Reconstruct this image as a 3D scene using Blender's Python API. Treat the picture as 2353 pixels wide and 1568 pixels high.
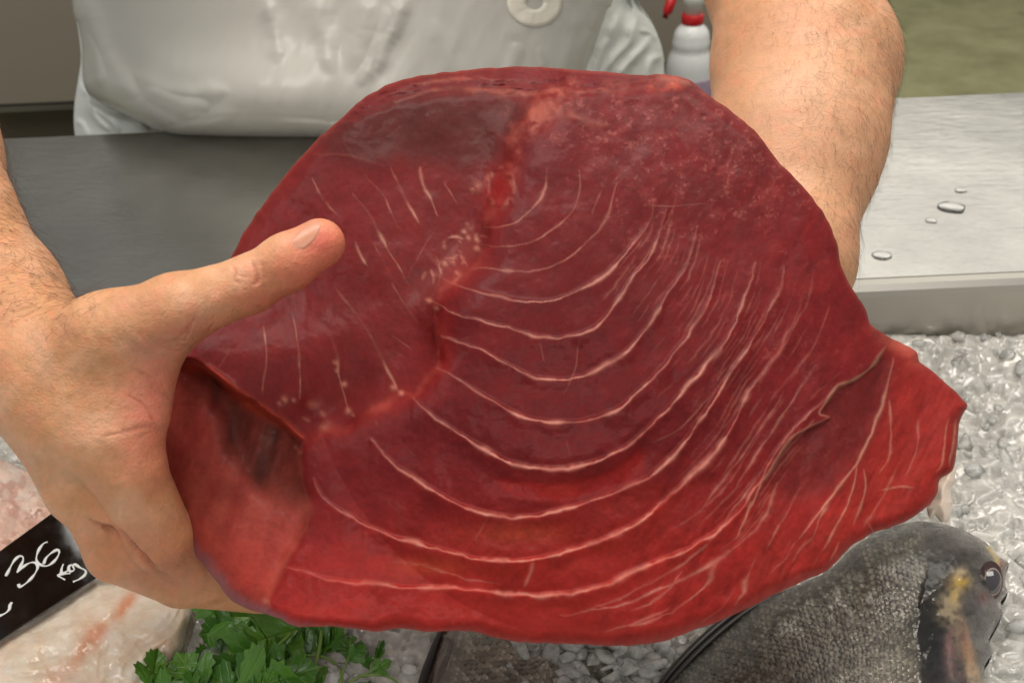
import bpy, bmesh, math, random
import numpy as np
from mathutils import Vector, Matrix, noise as mnoise
from mathutils.bvhtree import BVHTree

for o in list(bpy.data.objects):
    bpy.data.objects.remove(o)
scene = bpy.context.scene
COL = scene.collection
rng = np.random.default_rng(7)
random.seed(7)
R = math.radians

# ------------------------------------------------------------------ camera
W0, H0 = 2352.0, 1568.0            # the grid in which the photograph was measured
FPX = 2259.0                       # focal length in that grid
CAM = np.array([0.0, 0.0, 1.37])
PITCH, ROLL = R(35.0), R(2.6)
fwd = np.array([0, math.cos(PITCH), -math.sin(PITCH)])
up0 = np.array([0, math.sin(PITCH), math.cos(PITCH)])
rt0 = np.array([1.0, 0, 0])
cr, sr = math.cos(ROLL), math.sin(ROLL)
rt = rt0 * cr - up0 * sr           # camera rolled clockwise: right side of the scene rises
up = up0 * cr + rt0 * sr
cam_data = bpy.data.cameras.new('camera')
cam = bpy.data.objects.new('camera', cam_data); COL.objects.link(cam)
m = Matrix.Identity(4)
for i in range(3):
    m[i][0], m[i][1], m[i][2], m[i][3] = rt[i], up[i], -fwd[i], CAM[i]
cam.matrix_world = m
cam_data.sensor_width = 36.0
cam_data.lens = 36.0 * FPX / W0
cam_data.clip_start, cam_data.clip_end = 0.02, 60.0
cam_data.dof.use_dof = True
cam_data.dof.focus_distance = 0.50
cam_data.dof.aperture_fstop = 14.0
scene.camera = cam

# ------------------------------------------------------------------ world, lamps, exposure
world = bpy.data.worlds.new('World'); scene.world = world
world.use_nodes = True
bg = world.node_tree.nodes['Background']
bg.inputs[0].default_value = (0.80, 0.78, 0.74, 1)
bg.inputs[1].default_value = 0.44
scene.view_settings.view_transform = 'Standard'
scene.view_settings.look = 'None'
scene.view_settings.exposure = -0.06
scene.view_settings.gamma = 1.0
scene.cycles.transparent_max_bounces = 24

def area(name, loc, target, sx, sy, power, color):
    l = bpy.data.lights.new(name, 'AREA'); l.shape = 'RECTANGLE'
    l.size, l.size_y, l.energy, l.color = sx, sy, power, color
    o = bpy.data.objects.new(name, l); COL.objects.link(o)
    o.location = loc
    o.rotation_euler = (Vector(target) - Vector(loc)).to_track_quat('-Z', 'Y').to_euler()
    return o
area('ceiling_lamp', (-0.2, 0.78, 2.75), (-0.1, 0.5, 1.0), 1.3, 0.6, 25, (1.0, 0.95, 0.88))
area('ceiling_lamp', (0.1, -1.0, 2.75), (0.0, 0.5, 1.0), 2.2, 0.5, 17, (1.0, 0.96, 0.90))
area('ceiling_lamp', (0.75, 0.9, 2.75), (0.1, 0.6, 1.0), 0.7, 0.5, 12, (1.0, 0.91, 0.78))
area('ceiling_lamp', (1.5, 3.7, 2.75), (0.9, 2.2, 0.5), 2.6, 1.6, 21, (1.0, 0.96, 0.87))
area('ceiling_lamp', (-1.6, 0.4, 2.7), (-0.3, 0.8, 1.0), 0.9, 0.4, 6, (0.97, 0.98, 1.0))

# ------------------------------------------------------------------ picture rays -> points in the place
def rays(px, py):
    px = np.asarray(px, float); py = np.asarray(py, float)
    x = (px - W0 / 2) / FPX; y = (H0 / 2 - py) / FPX
    return x[..., None] * rt + y[..., None] * up + fwd
def P(px, py, d):                       # at depth d along the camera axis
    return CAM + rays(px, py) * np.asarray(d, float)[..., None]
def PZ(px, py, z):                      # on the horizontal plane z
    r = rays(px, py); t = (np.asarray(z, float) - CAM[2]) / r[..., 2]
    return CAM + r * t[..., None]
def PY(px, py, y):                      # on the upright plane y
    r = rays(px, py); t = (np.asarray(y, float) - CAM[1]) / r[..., 1]
    return CAM + r * t[..., None]
def proj(p):
    q = np.asarray(p) - CAM
    d = q @ fwd
    return W0 / 2 + FPX * (q @ rt) / d, H0 / 2 - FPX * (q @ up) / d, d

Z_ICE, Z_COUNTER = 0.885, 0.95

def S(r, g, b):
    c = np.array([r, g, b]) / 255.0
    return np.where(c <= 0.04045, c / 12.92, ((c + 0.055) / 1.055) ** 2.4)

# ------------------------------------------------------------------ tags
def tag(o, label, cat, group=None, kind=None):
    o['label'] = label; o['category'] = cat
    if group: o['group'] = group
    if kind: o['kind'] = kind
    return o
def empty(name, loc=(0, 0, 0)):
    o = bpy.data.objects.new(name, None); COL.objects.link(o); o.location = loc
    o.empty_display_size = 0.02
    return o
def parent(o, p):
    o.parent = p
    o.matrix_parent_inverse = Matrix.Translation(-Vector(p.location))
    return o

# ------------------------------------------------------------------ mesh helpers
def mesh_obj(name, verts, faces, mat=None, par=None, smooth=True, cols=None):
    me = bpy.data.meshes.new(name)
    verts = np.asarray(verts, float)
    if isinstance(faces, np.ndarray):
        n, k = faces.shape
        me.vertices.add(len(verts)); me.vertices.foreach_set('co', verts.astype(np.float32).ravel())
        me.loops.add(n * k); me.loops.foreach_set('vertex_index', faces.astype(np.int32).ravel())
        me.polygons.add(n); me.polygons.foreach_set('loop_start', np.arange(0, n * k, k, dtype=np.int32))
        me.update(calc_edges=True); me.validate()
    else:
        me.from_pydata([tuple(v) for v in verts], [], [tuple(f) for f in faces]); me.update()
    if smooth:
        me.polygons.foreach_set('use_smooth', np.ones(len(me.polygons), bool))
    if cols is not None:
        a = me.color_attributes.new('col', 'FLOAT_COLOR', 'POINT')
        c = np.ones((len(verts), 4), np.float32); c[:, :3] = cols
        a.data.foreach_set('color', c.ravel())
    if mat: me.materials.append(mat)
    o = bpy.data.objects.new(name, me); COL.objects.link(o)
    if par is not None: parent(o, par)
    return o

class MB:
    def __init__(s): s.v = []; s.f = []
    def add(s, v, f):
        n = len(s.v); s.v += [tuple(x) for x in v]; s.f += [tuple(i + n for i in q) for q in f]; return s
    def box(s, lo, hi):
        x0, y0, z0 = lo; x1, y1, z1 = hi
        v = [(x0,y0,z0),(x1,y0,z0),(x1,y1,z0),(x0,y1,z0),(x0,y0,z1),(x1,y0,z1),(x1,y1,z1),(x0,y1,z1)]
        return s.add(v, [(3,2,1,0),(4,5,6,7),(0,1,5,4),(1,2,6,5),(2,3,7,6),(3,0,4,7)])
    def lathe(s, prof, c, n=32, axis=2):
        v = []; f = []
        for r, z in prof:
            for k in range(n):
                a = 2 * math.pi * k / n
                v.append((c[0] + r * math.cos(a), c[1] + r * math.sin(a), c[2] + z))
        for i in range(len(prof) - 1):
            for k in range(n):
                k2 = (k + 1) % n
                f.append((i*n+k, i*n+k2, (i+1)*n+k2, (i+1)*n+k))
        f.append(tuple(range(n))[::-1]); f.append(tuple((len(prof)-1)*n + k for k in range(n)))
        return s.add(v, f)
    def tube(s, pts, rad, n=8, flat=1.0, nrm=None):
        pts = [Vector(p) for p in pts]
        rad = rad if hasattr(rad, '__len__') else [rad] * len(pts)
        v = []; f = []
        for i, p in enumerate(pts):
            t = (pts[min(i+1, len(pts)-1)] - pts[max(i-1, 0)])
            t = t.normalized() if t.length > 1e-9 else Vector((0, 0, 1))
            a = Vector(nrm) if nrm is not None else (Vector((0, 0, 1)) if abs(t.z) < .9 else Vector((1, 0, 0)))
            u = t.cross(a).normalized(); w = u.cross(t).normalized()
            for k in range(n):
                an = 2 * math.pi * k / n
                v.append(p + u * math.cos(an) * rad[i] + w * math.sin(an) * rad[i] * flat)
        for i in range(len(pts) - 1):
            for k in range(n):
                k2 = (k + 1) % n
                f.append((i*n+k, i*n+k2, (i+1)*n+k2, (i+1)*n+k))
        f.append(tuple(range(n))[::-1]); f.append(tuple((len(pts)-1)*n + k for k in range(n)))
        return s.add(v, f)
    def build(s, name, mat=None, par=None, smooth=False, bevel=0):
        o = mesh_obj(name, np.array(s.v), s.f, mat, par, smooth)
        if bevel:
            b = o.modifiers.new('bevel', 'BEVEL'); b.width = bevel; b.segments = 2
        return o

def catmull(pts, step=4.0, closed=False):
    p = np.asarray(pts, float); n = len(p); out = []
    for i in range(n if closed else n - 1):
        if closed: a, b, c, d = p[(i-1) % n], p[i], p[(i+1) % n], p[(i+2) % n]
        else: a, b, c, d = p[max(i-1, 0)], p[i], p[i+1], p[min(i+2, n-1)]
        k = max(1, int(np.linalg.norm((c - b)[:2]) / step))
        t = np.linspace(0, 1, k, endpoint=False)[:, None]
        out.append(0.5 * (2*b + (c - a)*t + (2*a - 5*b + 4*c - d)*t*t + (3*b - a - 3*c + d)*t**3))
    if not closed: out.append(p[-1:])
    return np.concatenate(out)

_tab = np.random.default_rng(11).random((256, 256))
def vnoise(x, y):
    xi = np.floor(x).astype(int); yi = np.floor(y).astype(int)
    fx = x - xi; fy = y - yi
    fx = fx*fx*(3-2*fx); fy = fy*fy*(3-2*fy)
    a = _tab[xi % 256, yi % 256]; b = _tab[(xi+1) % 256, yi % 256]
    c = _tab[xi % 256, (yi+1) % 256]; d = _tab[(xi+1) % 256, (yi+1) % 256]
    return (a*(1-fx)+b*fx)*(1-fy) + (c*(1-fx)+d*fx)*fy
def fbm(x, y, s, oct=4, seed=0, gain=.5):
    v = 0; a = 1; tot = 0
    for i in range(oct):
        v = v + a * vnoise(x / s + seed*17.3 + i*5.1, y / s + seed*7.7 + i*9.2); tot += a; a *= gain; s /= 2.0
    return v / tot * 2 - 1            # about -1..1 (mostly -.5...5)
def smst(a, b, x):
    t = np.clip((x - a) / (b - a), 0, 1); return t*t*(3-2*t)

# a rectangular working sheet on which relief and colouring are modelled stroke by stroke
class Sheet:
    def __init__(s, x0, x1, y0, y1, step):
        s.xs = np.arange(x0, x1 + step, step).astype(float); s.ys = np.arange(y0, y1 + step, step).astype(float); s.step = step
        s.X, s.Y = np.meshgrid(s.xs, s.ys)
        s.x0, s.y0 = x0, y0
    def zero(s): return np.zeros_like(s.X)
    def mask(s, poly, blur=0, smooth=True, wob=0):
        p = catmull(poly, 12, True) if smooth else np.asarray(poly, float)
        X, Y = s.X, s.Y
        if wob:
            X = X + wob * fbm(s.X, s.Y, 60, 3, 3); Y = Y + wob * fbm(s.X, s.Y, 60, 3, 4)
        m = np.zeros(X.shape, bool)
        x, y = p[:, 0], p[:, 1]
        xj, yj = np.roll(x, 1), np.roll(y, 1)
        ys = (Y.min(), Y.max())
        for k in range(len(p)):
            if y[k] == yj[k]: continue
            c = (y[k] > Y) != (yj[k] > Y)
            m ^= c & (X < (xj[k]-x[k]) * (Y-y[k]) / (yj[k]-y[k]) + x[k])
        m = m.astype(float)
        return s.blur(m, blur) if blur else m
    def blur(s, a, px):
        n = max(1, int(px / s.step / 1.7))
        for _ in range(3):
            for ax in (0, 1):
                q = np.pad(a, [(n+1, n) if i == ax else (0, 0) for i in (0, 1)], mode='edge').cumsum(ax)
                sl = [slice(None)]*2; s2 = [slice(None)]*2
                sl[ax] = slice(2*n+1, None); s2[ax] = slice(0, -(2*n+1))
                a = (q[tuple(sl)] - q[tuple(s2)]) / (2*n+1)
        return a
    def line(s, img, pts, w=4, amp=1.0, rough=0.35, broken=0.3, taper=True, seed=0, wob=1.0):
        c = catmull(pts, 2.5)
        n = len(c); t = np.arange(n)
        off = np.stack([fbm(t, t*0+seed*3.1, 14, 3, seed+1), fbm(t, t*0+seed*1.7+50, 14, 3, seed+2)], 1) * w * wob
        c = c + off
        inten = amp * (1 - broken * np.clip(fbm(t, t*0+seed*2.3, 22, 3, seed+5)*2+.5, 0, 1))
        wd = w * (1 + rough * 2 * fbm(t, t*0+seed*5.9, 18, 3, seed+8))
        if taper:
            e = np.minimum(t, n-1-t) / (0.18*n + 1); e = np.clip(e, 0, 1)
            wd *= .45 + .55*e; inten = inten * (.35 + .65*e)
        wd = np.maximum(wd, s.step*.8)
        for k in range(n):
            h = wd[k]*2.6
            i0 = max(0, int((c[k,0]-h-s.x0)/s.step)); i1 = int((c[k,0]+h-s.x0)/s.step)+2
            j0 = max(0, int((c[k,1]-h-s.y0)/s.step)); j1 = int((c[k,1]+h-s.y0)/s.step)+2
            if i1 <= 0 or j1 <= 0: continue
            sub = img[j0:j1, i0:i1]
            if sub.size == 0: continue
            d2 = (s.xs[i0:i1][None]-c[k,0])**2 + (s.ys[j0:j1][:,None]-c[k,1])**2
            np.maximum(sub, inten[k]*np.exp(-d2/(wd[k]**2)), out=sub)
        return img
    def dist(s, outline):                # signed distance to a closed outline, positive inside
        p = outline
        def exact(x, y):
            best = np.full(x.shape, 1e9)
            a = p; b = np.roll(p, -1, 0)
            for k in range(len(p)):
                d = b[k]-a[k]; L = d@d + 1e-9
                t = np.clip(((x-a[k,0])*d[0] + (y-a[k,1])*d[1]) / L, 0, 1)
                best = np.minimum(best, (x-a[k,0]-t*d[0])**2 + (y-a[k,1]-t*d[1])**2)
            return np.sqrt(best)
        q = 5
        cx = np.arange(0, len(s.xs)+q, q); cy = np.arange(0, len(s.ys)+q, q)
        CX, CY = np.meshgrid(s.x0 + cx*s.step, s.y0 + cy*s.step)
        D = exact(CX, CY)
        fx = np.arange(len(s.xs))/q; fy = np.arange(len(s.ys))/q
        ix = fx.astype(int); iy = fy.astype(int); ax = (fx-ix)[None]; ay = (fy-iy)[:, None]
        g = lambda j, i: D[np.ix_(j, i)]
        F = (g(iy,ix)*(1-ax)+g(iy,ix+1)*ax)*(1-ay) + (g(iy+1,ix)*(1-ax)+g(iy+1,ix+1)*ax)*ay
        near = F < s.step*q*2.5
        F[near] = exact(s.X[near], s.Y[near])
        ins = s.mask(p, 0, smooth=False) > .5
        return np.where(ins, F, -F)

def lerp3(col, c, m):
    col += (np.asarray(c) - col) * m[..., None]

def relief(name, sh, outline, q, place, rings, mat, par=None, col=None, ring_col=None, center=None,
           skin=None):
    """A closed solid: a modelled front sheet cut to an outline, side walls and a back.
    rings: (scale about the middle, world offset). skin: (name, rings, material, outward px function)"""
    D = sh.dist(outline) if not isinstance(outline, tuple) else outline[1]
    out = outline if not isinstance(outline, tuple) else outline[0]
    keepv = D > -sh.step*.8
    kf = keepv[:-1,:-1] & keepv[1:,:-1] & keepv[:-1,1:] & keepv[1:,1:]
    ny, nx = sh.X.shape
    idx = np.arange(ny*nx).reshape(ny, nx)
    f = np.stack([idx[:-1,:-1][kf], idx[1:,:-1][kf], idx[1:,1:][kf], idx[:-1,1:][kf]], 1)
    used = np.unique(f); remap = np.full(ny*nx, -1); remap[used] = np.arange(len(used))
    f = remap[f]
    px = sh.X.ravel()[used].copy(); py = sh.Y.ravel()[used].copy(); qq = q.ravel()[used].copy()
    e = np.concatenate([f[:, [i, (i+1) % 4]] for i in range(4)])
    key = np.sort(e, 1); key = key[:,0]*len(used) + key[:,1]
    u, inv, cnt = np.unique(key, return_inverse=True, return_counts=True)
    be = e[cnt[inv] == 1]
    bv = np.unique(be)
    a = out; b = np.roll(out, -1, 0)
    best = np.full(len(bv), 1e9); sx = px[bv].copy(); sy = py[bv].copy()
    for k in range(len(out)):
        d = b[k]-a[k]; L = d@d+1e-9
        t = np.clip(((px[bv]-a[k,0])*d[0]+(py[bv]-a[k,1])*d[1])/L, 0, 1)
        qx = a[k,0]+t*d[0]; qy = a[k,1]+t*d[1]
        dd = (px[bv]-qx)**2+(py[bv]-qy)**2; mk = dd < best
        best[mk] = dd[mk]; sx[mk] = qx[mk]; sy[mk] = qy[mk]
    px[bv] = sx; py[bv] = sy
    front = place(px, py, qq)
    nb = len(bv); br = np.full(len(used), -1); br[bv] = np.arange(nb)
    c = np.array(center) if center is not None else np.array([px[bv].mean(), py[bv].mean()])
    def ring_pts(r, extra=0):
        sc, off = r
        x = c[0]+(px[bv]-c[0])*sc; y = c[1]+(py[bv]-c[1])*sc
        if skin and np.ndim(extra):
            dx = px[bv]-c[0]; dy = py[bv]-c[1]; L = np.hypot(dx, dy)
            x = x+dx/L*extra; y = y+dy/L*extra
        return place(x, y, qq[bv]) + np.asarray(off)
    V = [front]; F = [f]; n = len(used)
    prev = br[be]*0 + be; last = be
    cols = None
    if col is not None: cols = [col.reshape(-1, 3)[used]]
    for i, r in enumerate(rings):
        V.append(ring_pts(r)); cur = br[be] + n
        F.append(np.stack([last[:,1], last[:,0], cur[:,0], cur[:,1]], 1)); last = cur; n += nb
        if cols is not None:
            rc = cols[0][bv] if ring_col is None else np.repeat(np.asarray(ring_col)[None], nb, 0)
            cols.append(rc)
    F = np.concatenate(F)
    Vv = np.concatenate(V)
    # cap
    cap = np.concatenate([Vv, V[-1].mean(0)[None]])
    tri = np.stack([last[:,1], last[:,0], np.full(len(last), n), np.full(len(last), n)], 1)
    me_faces = [tuple(x) for x in []]
    if cols is not None: cols.append(cols[-1][:1])
    fa = F; tr = tri[:, :3]
    me = bpy.data.meshes.new(name)
    me.vertices.add(len(cap)); me.vertices.foreach_set('co', cap.astype(np.float32).ravel())
    nl = fa.size + tr.size
    me.loops.add(nl); me.loops.foreach_set('vertex_index', np.concatenate([fa.ravel(), tr.ravel()]).astype(np.int32))
    me.polygons.add(len(fa)+len(tr))
    me.polygons.foreach_set('loop_start', np.concatenate([np.arange(len(fa))*4, fa.size+np.arange(len(tr))*3]).astype(np.int32))
    me.update(calc_edges=True); me.validate()
    me.polygons.foreach_set('use_smooth', np.ones(len(me.polygons), bool))
    if cols is not None:
        at = me.color_attributes.new('col', 'FLOAT_COLOR', 'POINT')
        cc = np.ones((len(cap), 4), np.float32); cc[:, :3] = np.concatenate(cols)
        at.data.foreach_set('color', cc.ravel())
    me.materials.append(mat)
    o = bpy.data.objects.new(name, me); COL.objects.link(o)
    if par is not None: parent(o, par)
    # consistent outward normals: front must face the camera
    if skin:
        sname, srings, smat, sfun = skin
        ex = sfun(px[bv], py[bv])
        V2 = []; F2 = []; n2 = 0; last = None
        for k, r in enumerate(srings):
            V2.append(ring_pts(r, ex * (1.0 if k < 3 else .5))); cur = br[be]+n2
            if last is not None: F2.append(np.stack([last[:,1], last[:,0], cur[:,0], cur[:,1]], 1))
            last = cur; n2 += nb
        so = mesh_obj(sname, np.concatenate(V2), np.concatenate(F2), smat, par)
    return o

# ------------------------------------------------------------------ materials
def mat(name, base=(.5,.5,.5), rough=.5, metal=0, spec=.5, **kw):
    m = bpy.data.materials.new(name); m.use_nodes = True
    b = m.node_tree.nodes['Principled BSDF']
    b.inputs['Base Color'].default_value = (*base, 1)
    b.inputs['Roughness'].default_value = rough
    b.inputs['Metallic'].default_value = metal
    b.inputs['Specular IOR Level'].default_value = spec
    for k, v in kw.items():
        b.inputs[k.replace('_', ' ')].default_value = v
    return m
def N(m, t, **kw):
    n = m.node_tree.nodes.new(t)
    for k, v in kw.items():
        if hasattr(n, k): setattr(n, k, v)
        else: n.inputs[k.replace('_', ' ')].default_value = v
    return n
def L(m, a, b): m.node_tree.links.new(a, b)
def BS(m): return m.node_tree.nodes['Principled BSDF']
def coords(m, scale=(1,1,1), kind='Object'):
    t = N(m, 'ShaderNodeTexCoord'); mp = N(m, 'ShaderNodeMapping')
    mp.inputs['Scale'].default_value = scale
    L(m, t.outputs[kind], mp.inputs['Vector']); return mp.outputs['Vector']
def noise_node(m, vec, scale, detail=4, rough=.55):
    n = N(m, 'ShaderNodeTexNoise'); n.inputs['Scale'].default_value = scale
    n.inputs['Detail'].default_value = detail; n.inputs['Roughness'].default_value = rough
    L(m, vec, n.inputs['Vector']); return n.outputs['Fac']
def ramp(m, fac, stops):
    r = N(m, 'ShaderNodeValToRGB'); cr_ = r.color_ramp
    while len(cr_.elements) < len(stops): cr_.elements.new(.5)
    for e, (p, c) in zip(cr_.elements, stops):
        e.position = p; e.color = (*c, 1) if len(c) == 3 else c
    L(m, fac, r.inputs['Fac']); return r.outputs['Color']
def rangen(m, fac, a, b, c, d):
    r = N(m, 'ShaderNodeMapRange'); L(m, fac, r.inputs['Value'])
    for k, v in zip(('From Min','From Max','To Min','To Max'), (a,b,c,d)): r.inputs[k].default_value = v
    return r.outputs['Result']
def bump(m, h, strength=.3, dist=.001, prev=None):
    b = N(m, 'ShaderNodeBump'); b.inputs['Strength'].default_value = strength
    b.inputs['Distance'].default_value = dist
    L(m, h, b.inputs['Height'])
    if prev is not None: L(m, prev, b.inputs['Normal'])
    return b.outputs['Normal']
def mixc(m, fac, a, b, mode='MIX'):
    n = N(m, 'ShaderNodeMix'); n.data_type = 'RGBA'; n.blend_type = mode
    if isinstance(fac, (int, float)): n.inputs[0].default_value = fac
    else: L(m, fac, n.inputs[0])
    for s_, v in ((6, a), (7, b)):
        if isinstance(v, (tuple, list, np.ndarray)): n.inputs[s_].default_value = (*v, 1)
        else: L(m, v, n.inputs[s_])
    return n.outputs[2]
def vcol(m):
    a = N(m, 'ShaderNodeAttribute'); a.attribute_name = 'col'; return a.outputs['Color']

# ================================================================== the setting
# floor
M_floor = mat('floor_paint', S(128,124,92), .45)
v = coords(M_floor)
c = ramp(M_floor, noise_node(M_floor, v, 5, 6, .65), [(.3, S(150,148,108)), (.55, S(178,176,132)), (.75, S(194,190,148))])
sp = N(M_floor, 'ShaderNodeTexVoronoi'); sp.inputs['Scale'].default_value = 2.2; L(M_floor, v, sp.inputs['Vector'])
spot = rangen(M_floor, sp.outputs['Distance'], .03, .07, 1, 0)
L(M_floor, mixc(M_floor, spot, c, S(70,74,58)), BS(M_floor).inputs['Base Color'])
L(M_floor, bump(M_floor, noise_node(M_floor, v, 60, 3), .25, .003), BS(M_floor).inputs['Normal'])
fl = MB().add([(-8,-3,0),(8,-3,0),(8,7,0),(-8,7,0)], [(0,1,2,3)]).build('floor', M_floor); fl['kind'] = 'structure'
M_wall = mat('wall_paint', S(176,172,160), .6)
v = coords(M_wall); L(M_wall, bump(M_wall, noise_node(M_wall, v, 40, 3), .1, .002), BS(M_wall).inputs['Normal'])
wl = MB().box((-8,7.0,-.1),(8,7.15,3.2)).build('wall', M_wall); wl['kind'] = 'structure'

# steel work counter behind the ice
M_steel = mat('brushed_steel', S(176,176,172), .34, 1.0)
v = coords(M_steel, (6, 60, 20)); v2 = coords(M_steel, (1, 1, 1))
big = noise_node(M_steel, v2, 5, 4); fine = noise_node(M_steel, v, 22, 3, .6)
scr = N(M_steel, 'ShaderNodeTexNoise'); scr.inputs['Scale'].default_value = 30; scr.inputs['Detail'].default_value = 2
scr.inputs['Distortion'].default_value = .6
L(M_steel, coords(M_steel, (2.0, 5, 3)), scr.inputs['Vector'])
L(M_steel, ramp(M_steel, big, [(.3, S(152,151,147)), (.7, S(190,188,182))]), BS(M_steel).inputs['Base Color'])
L(M_steel, rangen(M_steel, fine, .3, .7, .13, .26), BS(M_steel).inputs['Roughness'])
b1 = bump(M_steel, fine, .22, .0004); b2 = bump(M_steel, scr.outputs['Fac'], .30, .0008, b1)
b3 = bump(M_steel, big, .30, .004, b2)
wv = N(M_steel, 'ShaderNodeTexNoise'); wv.inputs['Scale'].default_value = 14; wv.inputs['Detail'].default_value = 5
L(M_steel, coords(M_steel, (1, 5, 1)), wv.inputs['Vector'])
b3 = bump(M_steel, wv.outputs['Fac'], .10, .002, b3)
L(M_steel, b3, BS(M_steel).inputs['Normal'])
counter = tag(empty('steel_counter', (0, .84, 0)), 'brushed stainless steel work counter between the ice bed and the person in white', 'counter')
YF, YB = .652, 1.036
mb = MB()
mb.box((-1.3, YF + .006, .932), (1.3, YB, Z_COUNTER))
mb.build('counter_top', M_steel, counter, bevel=.002)
# front edge: rounded raised nosing over an upright lip
prof = [(YF + .012, .951), (YF + .006, .9535), (YF - .001, .953), (YF - .005, .949), (YF - .006, .944), (YF - .006, .884), (YF + .004, .884), (YF + .004, .93)]
v_ = []; f_ = []
for x in (-1.3, 1.3):
    for (y, z) in prof: v_.append((x, y, z))
n_ = len(prof)
for k in range(n_): f_.append((k, (k+1) % n_, n_ + (k+1) % n_, n_ + k))
f_ += [tuple(range(n_))[::-1], tuple(n_ + k for k in range(n_))]
M_lip = mat('lip_steel', S(192,188,180), .40, 1.0)
L(M_lip, bump(M_lip, noise_node(M_lip, coords(M_lip, (4, 1, 60)), 14, 3), .12, .0006), BS(M_lip).inputs['Normal'])
MB().add(v_, f_).build('front_lip', M_lip, counter)
M_dark = mat('dark_base', S(96,88,76), .6)
MB().box((-1.25, .70, 0), (1.25, 1.0, .93)).build('counter_base', M_dark, counter)

# ice display case that carries the ice
M_case = mat('case_steel', S(140,140,138), .4, 1.0)
case = tag(empty('ice_display_case', (0, .3, 0)), 'steel display case holding the bed of crushed ice', 'display case')
MB().box((-1.25, -.02, 0), (1.25, .644, .80)).build('case_body', M_case, case, bevel=.004)
MB().box((-1.25, -.02, .8025), (1.25, 0.0, .90)).build('case_front', M_case, case)

# cabinet far behind on the left
M_panel = mat('grey_panel', S(134,127,114), .5)
v = coords(M_panel, (1,1,4)); L(M_panel, bump(M_panel, noise_node(M_panel, v, 3, 2), .1, .01), BS(M_panel).inputs['Normal'])
cab = tag(empty('grey_cabinet', (-.8, 2.1, 0)), 'grey panelled back cabinet behind the person, dark gap under it', 'cabinet')
MB().box((-2.6, 1.9, .668), (.66, 2.5, 1.16)).build('panel', M_panel, cab, bevel=.004)
MB().box((-2.6, 1.897, .655), (.66, 1.93, .6665)).build('edge_trim', M_case, cab)
MB().box((-2.6, 2.0, 0), (.66, 2.45, .655)).build('recessed_base', M_dark, cab)

# low bench carrying the spray bottle
bench = tag(empty('back_bench', (.28, 1.5, 0)), 'low steel bench under the spray bottle', 'bench')
MB().box((.12, 1.36, .735), (.46, 1.72, .76)).build('bench_top', M_case, bench, bevel=.003)
for (x, y) in ((.14,1.38),(.44,1.38),(.14,1.70),(.44,1.70)):
    MB().box((x-.015, y-.015, 0), (x+.015, y+.015, .7345)).build('leg', M_case, bench)

# spray bottle
bp = np.array([*P(1584, 150, 1.5)]); bx, by = bp[0], bp[1]
bz = .7605
bot = tag(empty('spray_bottle', (bx, by, bz)), 'white translucent spray bottle with red trigger and collar beside the apron', 'spray bottle')
k = 1.5 / FPX
def zof(py): return float(P(1584, py, 1.5)[2])
M_bottle = mat('bottle_plastic', S(226,228,228), .3, 0, .5)
prof = [(.030, 0), (.0345, .003), (.036, .012)]
for (py, r) in ((245, 54),(190, 54),(150, 53),(125, 49),(112, 44),(104, 41),(95, 42),(84, 43),(76, 41),(66, 40),(56, 38),(46, 33),(38, 26),(33, 23)):
    prof.append((r*k, zof(py) - bz))
prof = sorted(prof, key=lambda t: t[1])
MB().lathe(prof, (bx, by, bz), 40).build('bottle_body', M_bottle, bot, smooth=True)
M_liq = mat('violet_liquid', S(158,140,160), .3)
MB().lathe([(.0375, .004), (.0378, .010), (.0378, zof(178)-bz), (.0372, zof(176)-bz)], (bx, by, bz), 40).build('liquid', M_liq, bot, smooth=True)
M_red = mat('red_plastic', S(190,28,34), .35)
MB().lathe([(24*k, zof(32)-bz), (25*k, zof(30)-bz), (25*k, zof(8)-bz), (23*k, zof(6)-bz)], (bx, by, bz), 32).build('collar', M_red, bot, smooth=True)
M_wp = mat('white_plastic', S(225,224,218), .4)
MB().lathe([(20*k, zof(5.5)-bz), (20*k, zof(-18)-bz), (24*k, zof(-22)-bz), (24*k, zof(-55)-bz), (14*k, zof(-62)-bz)], (bx, by, bz), 24).build('spray_head', M_wp, bot, smooth=True)
tp = [P(1562,-48,1.49), P(1548,-20,1.475), P(1541,5,1.47), P(1533,28,1.472), P(1527,42,1.476)]
MB().tube(tp, [13*k, 13*k, 12*k, 11*k, 8*k], 10).build('trigger', M_red, bot, smooth=True)
MB().tube([P(1584,-50,1.49), P(1550,-52,1.47), P(1520,-50,1.46)], [16*k, 14*k, 9*k], 12).build('nozzle', M_red, bot, smooth=True)

# water drops on the steel
M_water = mat('water', (1,1,1), .02, 0, .5, Transmission_Weight=1.0, IOR=1.33)
drops = [(2185, 476, 30, 'largest water drop on the steel counter, right of the forearm'),
         (2206, 437, 13, 'small water drop just behind the largest drop on the steel counter'),
         (2139, 506, 13, 'small water drop left of the largest drop on the steel counter'),
         (2026, 586, 20, 'flat water drop near the front edge of the counter by the forearm')]
for (px, py, r, lab) in drops:
    p0 = PZ(px, py, Z_COUNTER + .0005); rr = r * .85 / FPX
    bm = bmesh.new(); bmesh.ops.create_icosphere(bm, subdivisions=3, radius=1)
    for q in bm.verts:
        n3 = 1 + .16 * mnoise.noise(q.co * 1.3 + Vector((px, 0, 0)))
        q.co = Vector((q.co.x * rr * 1.05 * n3, q.co.y * rr * .95 * n3, max(q.co.z, -.05) * rr * .10))
    me = bpy.data.meshes.new('water_drop'); bm.to_mesh(me); bm.free()
    me.polygons.foreach_set('use_smooth', np.ones(len(me.polygons), bool))
    me.materials.append(M_water)
    o = bpy.data.objects.new('water_drop', me); COL.objects.link(o); o.location = p0
    tag(o, lab, 'water drop', 'water drops on the counter')

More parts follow.
